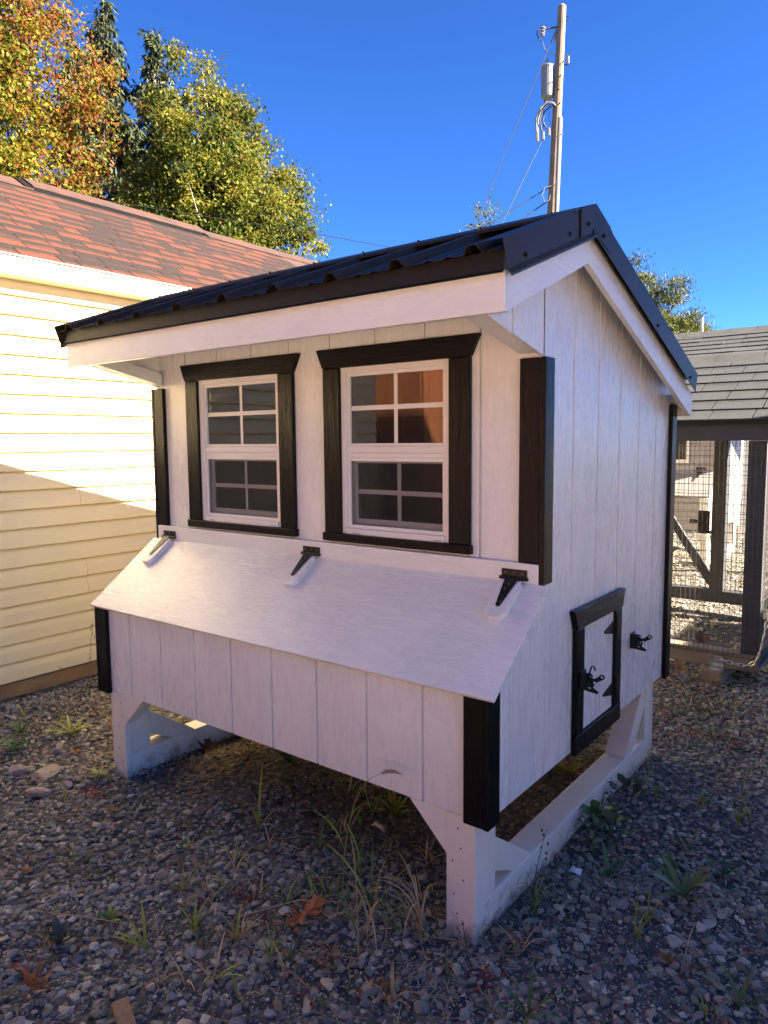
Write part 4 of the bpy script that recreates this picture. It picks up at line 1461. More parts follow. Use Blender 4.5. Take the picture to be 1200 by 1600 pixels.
def spruce(label, x, y, h, rmax, seed, group):
    root = tree_root('spruce_tree', label, x, y, group=group)
    r_ = np.random.default_rng(seed)
    MB().tube([(x, y, -.1), (x, y, h * .5), (x, y, h)], [.26, .15, .015], 8).build('trunk', 'bark', root, smooth=True)
    Ps, Ds, Ls, Cs = [], [], [], []
    z = h - .1
    bm_ = MB()
    while z > 2.0:
        f = (h - z) / h
        R_ = rmax * min(1, (f * 1.9) ** .72) * r_.uniform(.8, 1.1) + .08
        nb_ = 5 if f < .1 else 7
        for b_ in range(nb_):
            a = r_.uniform(0, 2 * math.pi)
            L = R_ * r_.uniform(.6, 1.1)
            dirh = np.array([math.cos(a), math.sin(a), 0])
            k = max(6, int(L * 34))
            t = np.sort(r_.random(k))
            droop = -.42 * L * t + .22 * L * t ** 2.5
            pts = np.array([x, y, z]) + dirh * (L * t)[:, None]
            pts[:, 2] += droop
            bm_.tube([(x, y, z), tuple(np.array([x, y, z]) + dirh * L * .6 + np.array([0, 0, -.2 * L])), tuple(np.array([x, y, z]) + dirh * L + np.array([0, 0, -.2 * L]))], [.02, .012, .004], 4, cap=False)
            for rep in range(3):
                Ps.append(pts + r_.normal(size=(k, 3)) * .05)
                dd = np.tile(dirh * .35 + np.array([0, 0, -1.0 if rep else -.3]), (k, 1)) + r_.normal(size=(k, 3)) * .28
                Ds.append(dd)
                Ls.append((.12 + .34 * t * (1 - .5 * t)) * r_.uniform(.7, 1.2, k) * (1 if rep else .7))
                g = r_.uniform(.6, 1.35, (k, 1))
                Cs.append(np.array([.034, .047, .020]) * g)
        z -= .20 + .10 * f
    P, D_, L, C_ = map(np.concatenate, (Ps, Ds, Ls, Cs))
    V, F, C2 = leaf_mesh(P - np.array([x, y, 0]), L, C_, axis=D_, aspect=.30, up=0)
    link('foliage', raw_mesh('foliage', V, F, 3, C2), 'needle_cloud', root)
    stuff(bm_.build('branches', 'bark', root))
    return root


spruce('tallest dark spruce behind the maples at upper left', -20.02, 11.5, 14.75, 1.75, 51, 'spruces behind the maples')
spruce('dark spruce between the tallest spruce and the yellow green maple', -19.24, 12.67, 14.05, 1.7, 52, 'spruces behind the maples')
spruce('dark spruce half hidden behind the orange maple crown', -22.6, 12.0, 14.7, 1.9, 53, 'spruces behind the maples')


def pine(label, x, y, h, centre_z, rx, rz, n, seed):
    root = tree_root('pine_tree', label, x, y, group='pines behind the grey roofs')
    r_ = np.random.default_rng(seed)
    MB().tube([(x, y, -.1), (x, y, h * .6), (x, y, h - .3)], [.2, .12, .02], 8).build('trunk', 'bark', root, smooth=True)
    d = r_.normal(size=(n, 3))
    d /= np.linalg.norm(d, axis=1)[:, None]
    cc = np.array([x, y, centre_z]) + d * ((.35 + .65 * r_.random(n) ** .6) * lumpy(d, seed + 3))[:, None] * np.array([rx, rx, rz])
    k = np.repeat(np.arange(n), 240)
    P = cc[k] + r_.normal(size=(len(k), 3)) * np.array([.17, .17, .11])
    A = r_.normal(size=(len(k), 3)) + d[k] * .8 + np.array([0, 0, .6])
    w = r_.random((n, 1))[k] * .7 + r_.random((len(k), 1)) * .3
    col = np.array([.125, .135, .022]) * w + np.array([.030, .050, .016]) * (1 - w)
    V, F, C_ = leaf_mesh(P - np.array([x, y, 0]), np.full(len(P), .13), col, axis=A, aspect=.20, up=0)
    link('foliage', raw_mesh('foliage', V, F, 3, C_), 'needle_cloud', root)
    mb = MB()
    for q in r_.permutation(n)[:30]:
        e = Vector(cc[q])
        mb.tube([(x, y, max(1.5, e.z - .4)), tuple(e)], [.035, .008], 4, cap=False)
    stuff(mb.build('branches', 'bark', root))


pine('taller yellow green pine rising behind the coop rear eave', -6.75, 20.7, 6.3, 4.85, .80, 1.25, 110, 61)
pine('lower yellow green pine behind the grey shingle roofs', -5.75, 20.4, 5.4, 4.15, .95, 1.05, 120, 62)
MB_post = tag(MB().box(-4.79, -4.72, 20.2, 20.28, -.1, 4.74).build('fence_post', 'cream_post', off=(-4.75, 20.24, 0)), 'pale wooden post tip beside the lower pine', 'post')

# ------------------------------------------------------------------ utility pole
pole = thing('utility_pole', 'wooden utility pole with grey transformer and conduit behind the coop', 'utility pole', (-5.60, 11.63, 0))
pb, ptop = Vector((-5.60, 11.63, -.3)), Vector((-5.318, 11.835, 9.56))
rd_, fd_ = Vector((.792, .610, 0)), Vector((-.610, .792, 0))


def pp(z, dx=0.0, dy=0.0):
    t = (z - pb.z) / (ptop.z - pb.z)
    return pb.lerp(ptop, t) + rd_ * dx + fd_ * dy


MB().tube([pb, pp(5), ptop, ptop + Vector((0, 0, .03))], [.135, .105, .078, .05], 14).build('pole_shaft', 'pole_wood', pole, smooth=False)
MB().tube([pp(0, .085, -.075), pp(4, .075, -.07), pp(7.52, .055, -.055)], .048, 10).build('conduit', 'conduit_grey', pole, smooth=True)
for z in (4.2, 5.6, 6.3, 7.2):
    MB().tube([pp(z, .005, -.135), pp(z, .065, -.12), pp(z, .125, -.07)], .006, 5).build('conduit_strap', 'conduit_grey', pole)
tr_ = MB().lathe([(0, .10), (.02, .118), (.06, .122), (.54, .122), (.56, .128), (.585, .128), (.61, .09), (.62, .02)], pp(7.92, -.19, .05), (0, 0, 1), 18).build('transformer', 'transformer_grey', pole, smooth=False)
for zz in (8.05, 8.42):
    MB().tube([pp(zz, -.12, .03), pp(zz, -.02, .0)], .02, 6).build('bracket', 'transformer_grey', tr_)
MB().lathe([(0, .02), (.05, .028), (.06, .018), (.09, .028), (.10, .018), (.13, .024)], pp(8.53, -.22, .06), (0, 0, 1), 8).build('bushing', 'porcelain', tr_)
MB().tube([pp(9.20, -.03, 0), pp(9.15, -.30, -.02)], .017, 6).build('cutout_arm', 'cable_black', pole)
MB().lathe([(0, .035), (.03, .05), (.05, .03), (.08, .05), (.10, .03), (.13, .05), (.16, .03)], pp(9.03, -.36, -.02), (.15, .1, 1), 10).build('cutout_insulator', 'porcelain', pole)
MB().tube([pp(9.20, -.33, -.02), pp(9.18, -.44, -.02), pp(9.06, -.46, -.02), pp(8.95, -.40, -.02), pp(8.92, -.35, -.02)], .011, 5).build('fuse_tube', 'cable_black', pole)
MB().tube([pp(8.92, -.34, -.02), pp(8.80, -.30, -.02), pp(8.72, -.22, -.01), pp(8.68, -.03, 0)], .007, 5).build('jumper_wire', 'cable_light', pole)
MB().tube([pp(9.15, -.10, 0), pp(9.02, -.10, 0), pp(8.92, -.12, 0)], [.012, .026, .012], 7).build('strain_insulator', 'porcelain', pole)
MB().lathe([(0, .02), (.04, .034), (.05, .022), (.08, .034), (.09, .022), (.13, .03)], pp(8.52, .16, -.02), (0, 0, 1), 8).build('arrester', 'porcelain', pole)
MB().tube([pp(8.50, .02, 0), pp(8.50, .18, -.02)], .012, 5).build('arrester_bracket', 'cable_black', pole)
MB().tube([pp(8.74, .04, 0), pp(8.66, .15, -.02)], .006, 5).build('jumper_wire', 'cable_black', pole)
MB().tube([pp(9.36, .0, 0), pp(9.37, .13, -.02)], .01, 5).build('pole_bolt', 'cable_black', pole)
MB().tube([pp(9.30, .0, 0), pp(9.30, .12, -.02)], .01, 5).build('pole_bolt', 'cable_black', pole)
for z, s_ in ((8.5, .03), (8.25, -.01), (8.0, -.03), (7.75, .0)):
    MB().tube([pp(z, s_, -.09), pp(z + .02, s_ + .03, -.13)], .012, 5).build('pole_bolt', 'cable_black', pole)
for i, (m_, w_, q_) in enumerate((('cable_light', 0, 0), ('cable_light', .035, .03), ('cable_black', .06, -.02), ('cable_black', .13, .05))):
    ends = [(-.37, 7.20), (-.365, 7.22), (-.26, 7.25), (-.15, 7.31)][i]
    MB().tube([pp(7.50, .06, -.05), pp(7.66, .02, -.06), pp(7.78 - w_ * .3, -.09, -.07), pp(7.80 - w_ * .6, -.21 + w_ * .3, -.07 + q_), pp(7.70 - w_ * .5, -.33 + w_ * .6, -.07 + q_), pp(7.50 - w_ * .2, -.41 + w_ * 1.1, -.06 + q_), pp((7.35 + ends[1]) / 2, (-.40 + w_ + ends[0]) / 2, -.05), pp(ends[1], ends[0], -.05)],
              .019 if i < 2 else .014, 6).build('service_cable', m_, pole, smooth=True)
for dx, z in ((-.365, 7.16), (-.255, 7.19), (-.145, 7.26)):
    MB().tube([pp(z - .07, dx, -.05), pp(z + .07, dx - .01, -.05)], .03, 6).build('connector', 'porcelain' if dx != -.255 else 'transformer_grey', pole)
MB().tube([pp(7.9, -.24, .03), pp(7.6, -.26, .0), pp(7.35, -.25, -.03)], .008, 5).build('drop_wire', 'cable_black', pole)
MB().tube([pp(7.9, -.15, .03), pp(7.5, -.15, .0), pp(7.42, -.10, -.03), pp(7.3, -.11, -.03)], .008, 5).build('drop_wire', 'cable_light', pole)
MB().tube([pp(6.25, -.06, -.08), pp(6.22, -.18, -.08), pp(6.08, -.23, -.08), pp(5.95, -.17, -.08), pp(5.98, -.09, -.08), pp(6.08, -.07, -.08)], .008, 5).build('cable_loop', 'cable_light', pole)
for nm, a, c, r_, m_ in (('guy_wire', pp(9.15, -.09), Vector((-8.05, 8.73, -.05)), .007, 'cable_black'), ('guy_wire', pp(7.25, -.2), Vector((-7.96, 8.8, -.05)), .007, 'cable_black'),
                         ('service_drop', pp(6.25, -.09), Vector((-9.6, 8.4, 3.2)), .010, 'cable_black'), ('service_drop', pp(6.0, -.09), Vector((-9.5, 8.5, 2.6)), .012, 'cable_black')):
    MB().tube([a, a.lerp(c, .35) - Vector((0, 0, .02)), a.lerp(c, .7) - Vector((0, 0, .02)), c], r_, 5).build(nm, m_, pole)
uw = MB().tube([(-16.5, 4.4, 7.05), (-9.0, 8.85, 5.38), (-8.0, 9.5, 5.13), (-5.6, 11.55, 4.7)], .007, 5).build('overhead_wire', 'cable_black', off=(-9, 8.85, 5.3))
tag(uw, 'thin dark overhead wire crossing the sky behind the maple', 'wire')


# ------------------------------------------------------------------ weeds, leaves, litter
def gz(x, y):
    return float(height(np.array(x), np.array(y)))


def blade_mesh(name, base, az, L, w, a0, a1, col, seg=6, fold=.25, wob=0.0, tip=None):
    """a bent leaf blade; a0, a1 = angle from upright at the foot and at the tip"""
    r_ = random
    V, F = [], []
    p = Vector(base)
    dh = Vector((math.cos(az), math.sin(az), 0))
    sd = Vector((-dh.y, dh.x, 0))
    k = seg
    cols = []
    for i in range(k + 1):
        t = i / k
        a = a0 + (a1 - a0) * t ** 1.3
        d = dh * math.sin(a) + Vector((0, 0, 1)) * math.cos(a)
        nn = dh * -math.cos(a) + Vector((0, 0, 1)) * math.sin(a)
        ww = w * (min(1, .35 + 2.2 * t) if tip is None else tip(t)) * (1 - t ** 2.2) * .5 + .0004
        off = sd * (wob * math.sin(t * 5))
        V += [tuple(p + off + sd * ww + nn * ww * fold), tuple(p + off), tuple(p + off - sd * ww + nn * ww * fold)]
        m_ = .8 + .4 * t
        cols += [tuple(c * m_ for c in col)] * 3
        p = p + d * (L / k)
    for i in range(k):
        n = i * 3
        F += [(n, n + 1, n + 4, n + 3), (n + 1, n + 2, n + 5, n + 4)]
    me = bpy.data.meshes.new(name)
    me.from_pydata(V, [], F)
    me.update()
    at = me.color_attributes.new('Col', 'FLOAT_COLOR', 'POINT')
    at.data.foreach_set('color', [q for c in cols for q in (*c, 1.0)])
    return me


GREEN, LIME, DRY, DARK, TAN = (.12, .18, .040), (.32, .35, .055), (.48, .35, .18), (.06, .09, .03), (.52, .38, .21)


def vary(c, s=.2):
    k = random.uniform(1 - s, 1 + s)
    return tuple(q * k for q in c)


def tuft(name, label, cat, x, y, blades, parts='blade', group=None):
    """blades: list of (azimuth deg, length, width, lean0 deg, lean1 deg, colour)"""
    t = thing(name, label, cat, (x, y, gz(x, y)), group)
    for az, L, w, a0, a1, c in blades:
        me = blade_mesh(parts, (random.uniform(-.006, .006), random.uniform(-.006, .006), 0), R(az), L, w, R(a0), R(a1), vary(c), wob=random.uniform(-.003, .003))
        link(parts, me, 'weed', t, smooth=True)
    return t


def rosette(name, label, x, y, n, L, w, col, cat='weed', lean=(50, 95), group=None, toothed=True):
    col = tuple(1.6 * q for q in col)
    t = thing(name, label, cat, (x, y, gz(x, y) + .006), group)
    for i in range(n):
        az = 360 / n * i + random.uniform(-18, 18)
        tip = (lambda q: (.25 + .9 * q) * (1 + (.22 * math.sin(q * 26) if toothed else 0)))
        me = blade_mesh('leaf', (0, 0, 0), R(az), L * random.uniform(.7, 1.15), w * random.uniform(.8, 1.15), R(random.uniform(*lean) - 25), R(random.uniform(*lean)), vary(col), seg=9, fold=.30, tip=tip)
        link('leaf', me, 'weed', t, smooth=True)
    return t


def stem_weed(name, label, x, y, h, lean_az, lean, col, nleaf, lw, flower=None, cat='weed'):
    t = thing(name, label, cat, (x, y, gz(x, y)))
    d = Vector((math.cos(R(lean_az)), math.sin(R(lean_az)), 0))
    pts = [Vector((0, 0, 0)) + d * (lean * (i / 5) ** 1.6) + Vector((0, 0, h * i / 5)) for i in range(6)]
    me = MB().tube(pts, [.0020, .0019, .0017, .0014, .0011, .0007], 5).mesh('stem')
    paint_mesh(me, col)
    link('stem', me, 'weed', t)
    for i in range(nleaf):
        f = .12 + .85 * i / max(1, nleaf - 1)
        k = min(4, int(f * 5))
        p = pts[k].lerp(pts[k + 1], f * 5 - k)
        me = blade_mesh('leaf', p, R(i * 137.5), lw * 2.6 * (1.1 - .5 * f), lw * (1.1 - .5 * f), R(35), R(80), vary(col), seg=5, tip=lambda q: math.sin(max(.02, q) * 2.6) + .1)
        link('leaf', me, 'weed', t, smooth=True)
    if flower:
        for i in range(flower[0]):
            p = pts[-1] + Vector((random.uniform(-.012, .012), random.uniform(-.012, .012), -.022 * i))
            me = MB().tube([p + Vector((0, 0, -flower[1])), p, p + Vector((0, 0, flower[1]))], [flower[1] * .3, flower[1] * .8, flower[1] * .2], 6).mesh('flower_head')
            paint_mesh(me, flower[2])
            link('flower_head', me, 'weed', t)
    return t


def foxtail(label, x, y, h, az, lean, col, head=True, nleaf=3):
    t = thing('foxtail_grass', label, 'grass', (x, y, gz(x, y)))
    d = Vector((math.cos(R(az)), math.sin(R(az)), 0))
    pts = [d * (lean * (i / 7) ** 2) + Vector((0, 0, h * math.sin(i / 7 * 1.45))) for i in range(8)]
    me = MB().tube(pts, [.0017 - .00014 * i for i in range(8)], 5).mesh('stalk')
    paint_mesh(me, col)
    link('stalk', me, 'weed', t)
    for i in range(nleaf):
        k = 1 + i
        me = blade_mesh('blade', pts[k], R(az + 150 * i + 40), .16, .0075, R(20), R(60 + 15 * i), vary(LIME if i else GREEN), seg=7)
        link('blade', me, 'weed', t, smooth=True)
    if head:
        hd = MB()
        e = pts[-1]
        dd = (pts[-1] - pts[-2]).normalized()
        bend = d * .02 - Vector((0, 0, .012))
        c_ = [e, e + dd * .02, e + dd * .036 + bend * .4, e + dd * .046 + bend * 1.1]
        hd.tube(c_, [.002, .0052, .0050, .0015], 7)
        for q in range(110):
            f = random.random() * 2.99
            k = int(f)
            p = c_[k].lerp(c_[k + 1], f - k)
            o = Vector((random.gauss(0, 1), random.gauss(0, 1), random.gauss(0, 1))).normalized() + dd * .7
            hd.tube([p, p + o * .011], [.0003, .00012], 3, cap=False)
        me = hd.mesh('seed_head')
        paint_mesh(me, (.34, .30, .17))
        link('seed_head', me, 'weed', t)
    return t


foxtail('tall foxtail grass arching with its seed head before the nest box siding', -.441, -.40, .44, 15, .13, LIME, True, 3)
foxtail('shorter foxtail grass with a fluffy head under the nest box edge', -.43, -.33, .27, -20, .08, GREEN, True, 2)
foxtail('dry thin grass stalk standing on the gravel in front of the nest box', -.245, -.56, .33, 150, .05, DRY, False, 2)
tuft('grass_tuft', 'long lime grass blades fanning out before the right front post', 'grass', -.33, -.40,
     [(20, .26, .010, 20, 60, LIME), (200, .28, .010, 15, 75, LIME), (120, .22, .008, 10, 40, GREEN), (300, .16, .007, 25, 70, DRY), (60, .20, .009, 5, 35, LIME), (240, .17, .008, 30, 80, GREEN)])
tuft('dry_grass', 'tan dried curled grass clump against the right front post', 'dry grass', -.165, -.385,
     [(az, random.uniform(.22, .34), .0055, random.uniform(0, 14), random.uniform(60, 190), TAN) for az in (150, 190, 230, 260, 110, 170, 210, 290, 130, 240)])
tuft('dry_grass', 'tan curled grass with a drooping loop left of the right front post', 'dry grass', -.29, -.47,
     [(az, random.uniform(.16, .26), .006, random.uniform(0, 10), random.uniform(120, 220), TAN) for az in (100, 160, 250, 320)])
tuft('grass_tuft', 'bright lime grass tuft in the middle of the front gravel', 'grass', -.70, -.74,
     [(az, random.uniform(.09, .15), .009, random.uniform(5, 25), random.uniform(30, 75), LIME) for az in (20, 80, 140, 200, 260, 320)])
tuft('grass_tuft', 'lime grass blades lying almost flat left of the middle tuft', 'grass', -.76, -.86,
     [(az, random.uniform(.11, .17), .010, 62, 88, LIME) for az in (150, 172, 200, 215)])
tuft('grass_tuft', 'straggly olive grass between the middle tuft and the brown oak leaf', 'grass', -.57, -.70,
     [(az, random.uniform(.10, .16), .007, random.uniform(15, 45), random.uniform(60, 95), c) for az, c in ((10, LIME), (60, DRY), (110, LIME), (190, DRY), (330, LIME), (280, TAN))])
tuft('grass_tuft', 'broken yellow grass at the bottom of the front gravel', 'grass', -.50, -.84,
     [(az, random.uniform(.10, .15), .007, random.uniform(30, 55), random.uniform(70, 95), c) for az, c in ((0, LIME), (45, LIME), (120, DRY), (210, DRY), (300, LIME))])
tuft('tall_weed', 'tall narrow leaved weed under the middle of the nest box', 'weed', -.963, -.253,
     [(90, .26, .014, 2, 10, LIME), (240, .16, .018, 15, 50, LIME), (30, .12, .016, 25, 70, DRY), (160, .10, .015, 35, 85, LIME)], 'leaf')
stem_weed('upright_weed', 'thin upright weed with brown seed spikes against the right skid', .03, -.10, .24, 60, .05, (.10, .12, .04), 9, .007, (5, .005, (.16, .12, .06)))
stem_weed('upright_weed', 'small dry brown weed at the foot of the right front post', -.03, -.36, .11, 250, .02, (.12, .09, .06), 6, .006, (3, .004, (.13, .10, .07)))
tuft('grass_tuft', 'short green grass beside the right skid brace', 'grass', .045, -.12,
     [(az, random.uniform(.08, .15), .008, random.uniform(5, 30), random.uniform(35, 80), c) for az, c in ((20, GREEN), (80, LIME), (300, GREEN), (350, LIME), (140, GREEN))])
for i, (x, y, h) in enumerate(((.012, .40, .09), (.055, .43, .12), (.035, .36, .075))):
    pass
def leafy(label, x, y, n, L, col, flower=False):
    t = thing('leafy_weed', label, 'weed', (x, y, gz(x, y)))
    for i in range(n):
        a = R(i * 137.5)
        r_ = .012 + .05 * math.sqrt(i / n)
        base = (r_ * math.cos(a), r_ * math.sin(a), .012 + .06 * (1 - i / n))
        me = blade_mesh('leaf', base, a, L * random.uniform(.7, 1.1), L * .66, R(38), R(92), vary(col), seg=6, fold=.2, tip=lambda q: math.sin(max(.03, q) ** .8 * 2.5) * 1.25 + .05)
        link('leaf', me, 'weed', t, smooth=True)
    me = MB().tube([(0, 0, 0), (.004, 0, .06), (.0, .006, .10)], [.003, .002, .001], 5).mesh('stem')
    paint_mesh(me, col)
    link('stem', me, 'weed', t)
    if flower:
        for q in ((.004, .006, .135), (.03, -.02, .10), (.015, .02, .12)):
            me = MB().tube([(q[0] * .3, q[1] * .3, .08), q, (q[0], q[1], q[2] + .006), (q[0], q[1], q[2] + .009)], [.0012, .0012, .006, .003], 6).mesh('flower_head')
            paint_mesh(me, (.7, .7, .66))
            link('flower_head', me, 'weed', t)
    return t


leafy('leafy bright green weed with tiny white flowers against the right skid', .03, .43, 15, .055, (.07, .15, .025), True)
leafy('pale grey green leafy weed just in front of the flowering one', .085, .40, 11, .05, (.15, .20, .09), False)
leafy('dull low leafy weed farther along the right skid', .035, .68, 14, .045, (.07, .085, .04), False)
rosette('dandelion_rosette', 'large coarse rosette of toothed leaves, one leaf browning, at the right', .371, .215, 11, .13, .036, (.095, .125, .040))
rosette('dandelion_rosette', 'thin leaved rosette by the white paper scrap', .150, .19, 8, .10, .016, (.085, .13, .04), toothed=False)
rosette('dandelion_rosette', 'small dark green rosette behind the large coarse one', .297, .325, 9, .055, .022, (.05, .095, .03))
rosette('dandelion_rosette', 'flat dark green rosette near the right edge of the gravel', .44, .41, 10, .07, .016, (.035, .075, .03))
rosette('dandelion_rosette', 'tiny bright green rosette in the left front gravel', -.945, -.859, 8, .045, .018, (.13, .20, .035), toothed=False)
rosette('broad_weed', 'dark drab broad leaved weed near the lower left corner', -.967, -1.00, 7, .075, .040, (.050, .055, .040), toothed=False)
rosette('broad_weed', 'yellow green leafy weed near the cream shed corner', -2.30, -.22, 9, .12, .03, (.22, .24, .04), toothed=False, lean=(60, 95))
rosette('clover_clump', 'bright green clump at the left edge of the gravel', -2.33, -.47, 14, .10, .022, (.07, .14, .03))
rosette('clover_clump', 'darker green clump at the left edge behind the bright one', -2.50, -.36, 12, .09, .02, (.05, .10, .03))
rosette('clover_clump', 'green weed in the gravel between skid and sparse lime grass', .10, .83, 6, .06, .012, (.16, .2, .04), toothed=False)
tuft('grass_tuft', 'sparse lime grass blades on the gravel at the right edge', 'grass', .40, .80, [(az, random.uniform(.08, .12), .008, 15, 55, LIME) for az in (20, 100, 170, 250, 320)])
tuft('grass_tuft', 'short lime grass in the gravel left of the right edge grass', 'grass', .27, .86, [(az, random.uniform(.06, .10), .008, 15, 55, LIME) for az in (40, 130, 200, 290)])
tuft('grass_tuft', 'flat dark grass at the bottom edge right of the front post', 'grass', .20, -.46, [(az, random.uniform(.10, .16), .010, 50, 85, GREEN) for az in (0, 50, 110, 170, 230, 290)])
tuft('grass_tuft', 'flat green grass at the lower right corner', 'grass', .60, -.14, [(az, random.uniform(.10, .16), .010, 45, 85, GREEN) for az in (20, 80, 140, 200, 260, 320)])
tuft('grass_tuft', 'small lime sprig on the gravel below the right front post', 'grass', -.03, -.46, [(az, random.uniform(.05, .08), .006, 10, 55, GREEN) for az in (20, 130, 250)])
rosette('broad_weed', 'shadowed green leafy clump under the coop beside the dirt mound', -1.20, .14, 16, .11, .028, (.08, .12, .03), toothed=False)
rosette('broad_weed', 'yellow leafy weed deep under the coop behind the front post', -.62, .10, 18, .10, .03, (.15, .16, .03), toothed=False)
rosette('broad_weed', 'yellow mossy weed under the coop seen below the chicken door', -.22, .74, 16, .10, .028, (.20, .17, .03), toothed=False)
tuft('grass_tuft', 'pale straw grass on the dirt mound by the left skid', 'grass', -1.42, -.05, [(az, random.uniform(.08, .14), .007, 40, 90, c) for az, c in ((0, LIME), (60, DRY), (120, LIME), (200, DRY), (290, LIME), (330, DRY))])
stem_weed('upright_weed', 'thin wispy weed standing against the cream shed', -2.74, .13, .40, 40, .04, (.20, .20, .08), 14, .010, (4, .006, (.30, .28, .12)))
for i, (x, y, h, lab) in enumerate(((-2.93, -.12, .12, 'short pale grass stalk at the base of the cream shed'), (-2.90, .02, .16, 'taller pale grass stalk at the base of the cream shed'))):
    stem_weed('upright_weed', lab, x, y, h, 30, .04, (.30, .26, .10), 3, .008, (2, .006, (.35, .30, .15)))

# dry stalks lying across the gravel
for lab, pts in (('long pale grass stalk lying across the lower left gravel', [(-1.05, -.98, .03), (-.92, -.92, .035), (-.82, -.87, .03)]),
                 ('long pale grass stalk lying beside the brown oak leaf', [(-.60, -.66, .03), (-.50, -.52, .045), (-.38, -.42, .03)])):
    me = MB().tube([Vector(p) - Vector(pts[1]) for p in pts], [.0022, .0016, .0008], 5).mesh('dry_stalk')
    paint_mesh(me, DRY)
    tag(link('dry_stalk', me, 'weed', loc=pts[1]), lab, 'grass stalk')

OAK = [(0, -.50), (.015, -.34), (.10, -.30), (.06, -.22), (.20, -.14), (.34, -.16), (.26, -.06), (.12, -.04), (.14, .06), (.36, .16), (.42, .26), (.28, .24), (.12, .20), (.12, .30), (.22, .42), (.12, .42), (0, .52)]
OAK = OAK + [(-x, y) for x, y in reversed(OAK[1:-1])]
MAPLE = [(0, -.45), (.02, -.2), (.2, -.25), (.18, -.12), (.42, -.02), (.34, .06), (.38, .2), (.22, .16), (.12, .14), (.16, .32), (.06, .34), (0, .5)]
MAPLE = MAPLE + [(-x, y) for x, y in reversed(MAPLE[1:-1])]


def fallen(name, label, outline, x, y, size, rot, col, curl, tilt=(0, 0), lift=.022, col2=None):
    n = len(outline)
    V = [(0, 0, 0)] + [(px * .5, py * .5, 0) for px, py in outline] + [(px, py, 0) for px, py in outline]
    F = [(0, 1 + i, 1 + (i + 1) % n) for i in range(n)] + [(1 + i, 1 + n + i, 1 + n + (i + 1) % n, 1 + (i + 1) % n) for i in range(n)]
    V = [(px * size, py * size, size * (curl * (px * px * 1.6 + py * py) + .05 * math.sin(px * 13 + py * 9))) for px, py, _ in V]
    me = bpy.data.meshes.new(name)
    me.from_pydata(V, [], F)
    me.update()
    at = me.color_attributes.new('Col', 'FLOAT_COLOR', 'POINT')
    c2_ = col2 or tuple(q * .75 for q in col)
    data = []
    for i in range(len(V)):
        c = c2_ if i <= n else col
        k = random.uniform(.85, 1.15)
        data += [c[0] * k, c[1] * k, c[2] * k, 1]
    at.data.foreach_set('color', data)
    o = link(name, me, 'weed', loc=(x, y, gz(x, y) + lift))
    o.rotation_euler = (R(tilt[0]), R(tilt[1]), R(rot))
    md = o.modifiers.new('solidify', 'SOLIDIFY')
    md.thickness = .0008
    return tag(o, label, 'leaf')


fallen('oak_leaf', 'brown orange oak leaf lying flat in the middle of the front gravel', OAK, -.46, -.548, .145, -20, (.50, .17, .06), .25, (12, -8), .042)
fallen('oak_leaf', 'curled brown orange oak leaf near the lower left corner', OAK, -.825, -1.135, .11, 130, (.48, .18, .06), .9, (25, 15), .03)
fallen('oak_leaf', 'yellow green oak leaf beside the left front post', OAK, -1.76, -.393, .135, 110, (.34, .34, .08), .25, (6, 10), .03, (.42, .42, .16))
fallen('oak_leaf', 'dark brown curled leaf against the inside of the left skid', OAK, -1.58, .0, .10, 30, (.10, .05, .025), .7, (30, 10), .035)
fallen('maple_leaf', 'small orange leaf among the pale stones at left', MAPLE, -2.054, -.33, .055, 40, (.45, .17, .05), .4)
fallen('maple_leaf', 'small orange leaf at the far left of the front gravel', MAPLE, -1.348, -.904, .05, 80, (.42, .17, .06), .5)
fallen('maple_leaf', 'small orange leaf midway between left post and front tuft', MAPLE, -1.473, -.52, .05, 10, (.40, .17, .05), .5)
fallen('maple_leaf', 'orange leaf on the gravel at lower right', MAPLE, .414, -.098, .06, 60, (.40, .15, .05), .5, (10, 10))
fallen('maple_leaf', 'brown leaf on the gravel behind the right skid', MAPLE, .248, 1.494, .08, 20, (.36, .16, .07), .5, (10, 10))
fallen('maple_leaf', 'red leaf at the lower left edge of the gravel', MAPLE, -.95, -1.13, .035, 20, (.40, .07, .03), .5)
for lab, x, y, r_, c in (('tan dead leaf upright beside the rear corner of the coop', -.24, 2.33, 15, (.42, .22, .09)), ('grey dead leaf lying at the rear corner of the coop', -.20, 2.22, 70, (.42, .38, .33)),
                         ('brown leaf heap leaf inside the wire run', -.30, 3.05, 40, (.24, .12, .06))):
    fallen('dead_leaf', lab, MAPLE, x, y, .13, r_, c, .8, (40, 10), .05)
for k in range(9):
    x, y = -.42 + random.uniform(0, .4), 2.12 + random.uniform(0, .25)
    fallen('litter_leaf', 'brown dead leaf in the scattered litter between coop and wire run', MAPLE, x, y, random.uniform(.04, .08), random.uniform(0, 360), vary((.34, .18, .08)), .7, (random.uniform(-30, 30), random.uniform(-30, 30)), .03)['group'] = 'leaf litter behind the coop'


def rock(label, x, y, sx, sy, sz, mat='stone_tan', seed=0):
    v = chop(v2 * rng.uniform(.92, 1.08, (len(v2), 1)), 6) * np.array([sx, sy, sz])
    me = bpy.data.meshes.new('stone')
    me.from_pydata([tuple(q) for q in v], [], [tuple(q) for q in f2.tolist()])
    me.update()
    o = link('stone', me, mat, loc=(x, y, gz(x, y) + sz * .6))
    o.rotation_euler = (0, 0, random.uniform(0, 3))
    return tag(o, label, 'stone', 'pale stones near the left post')


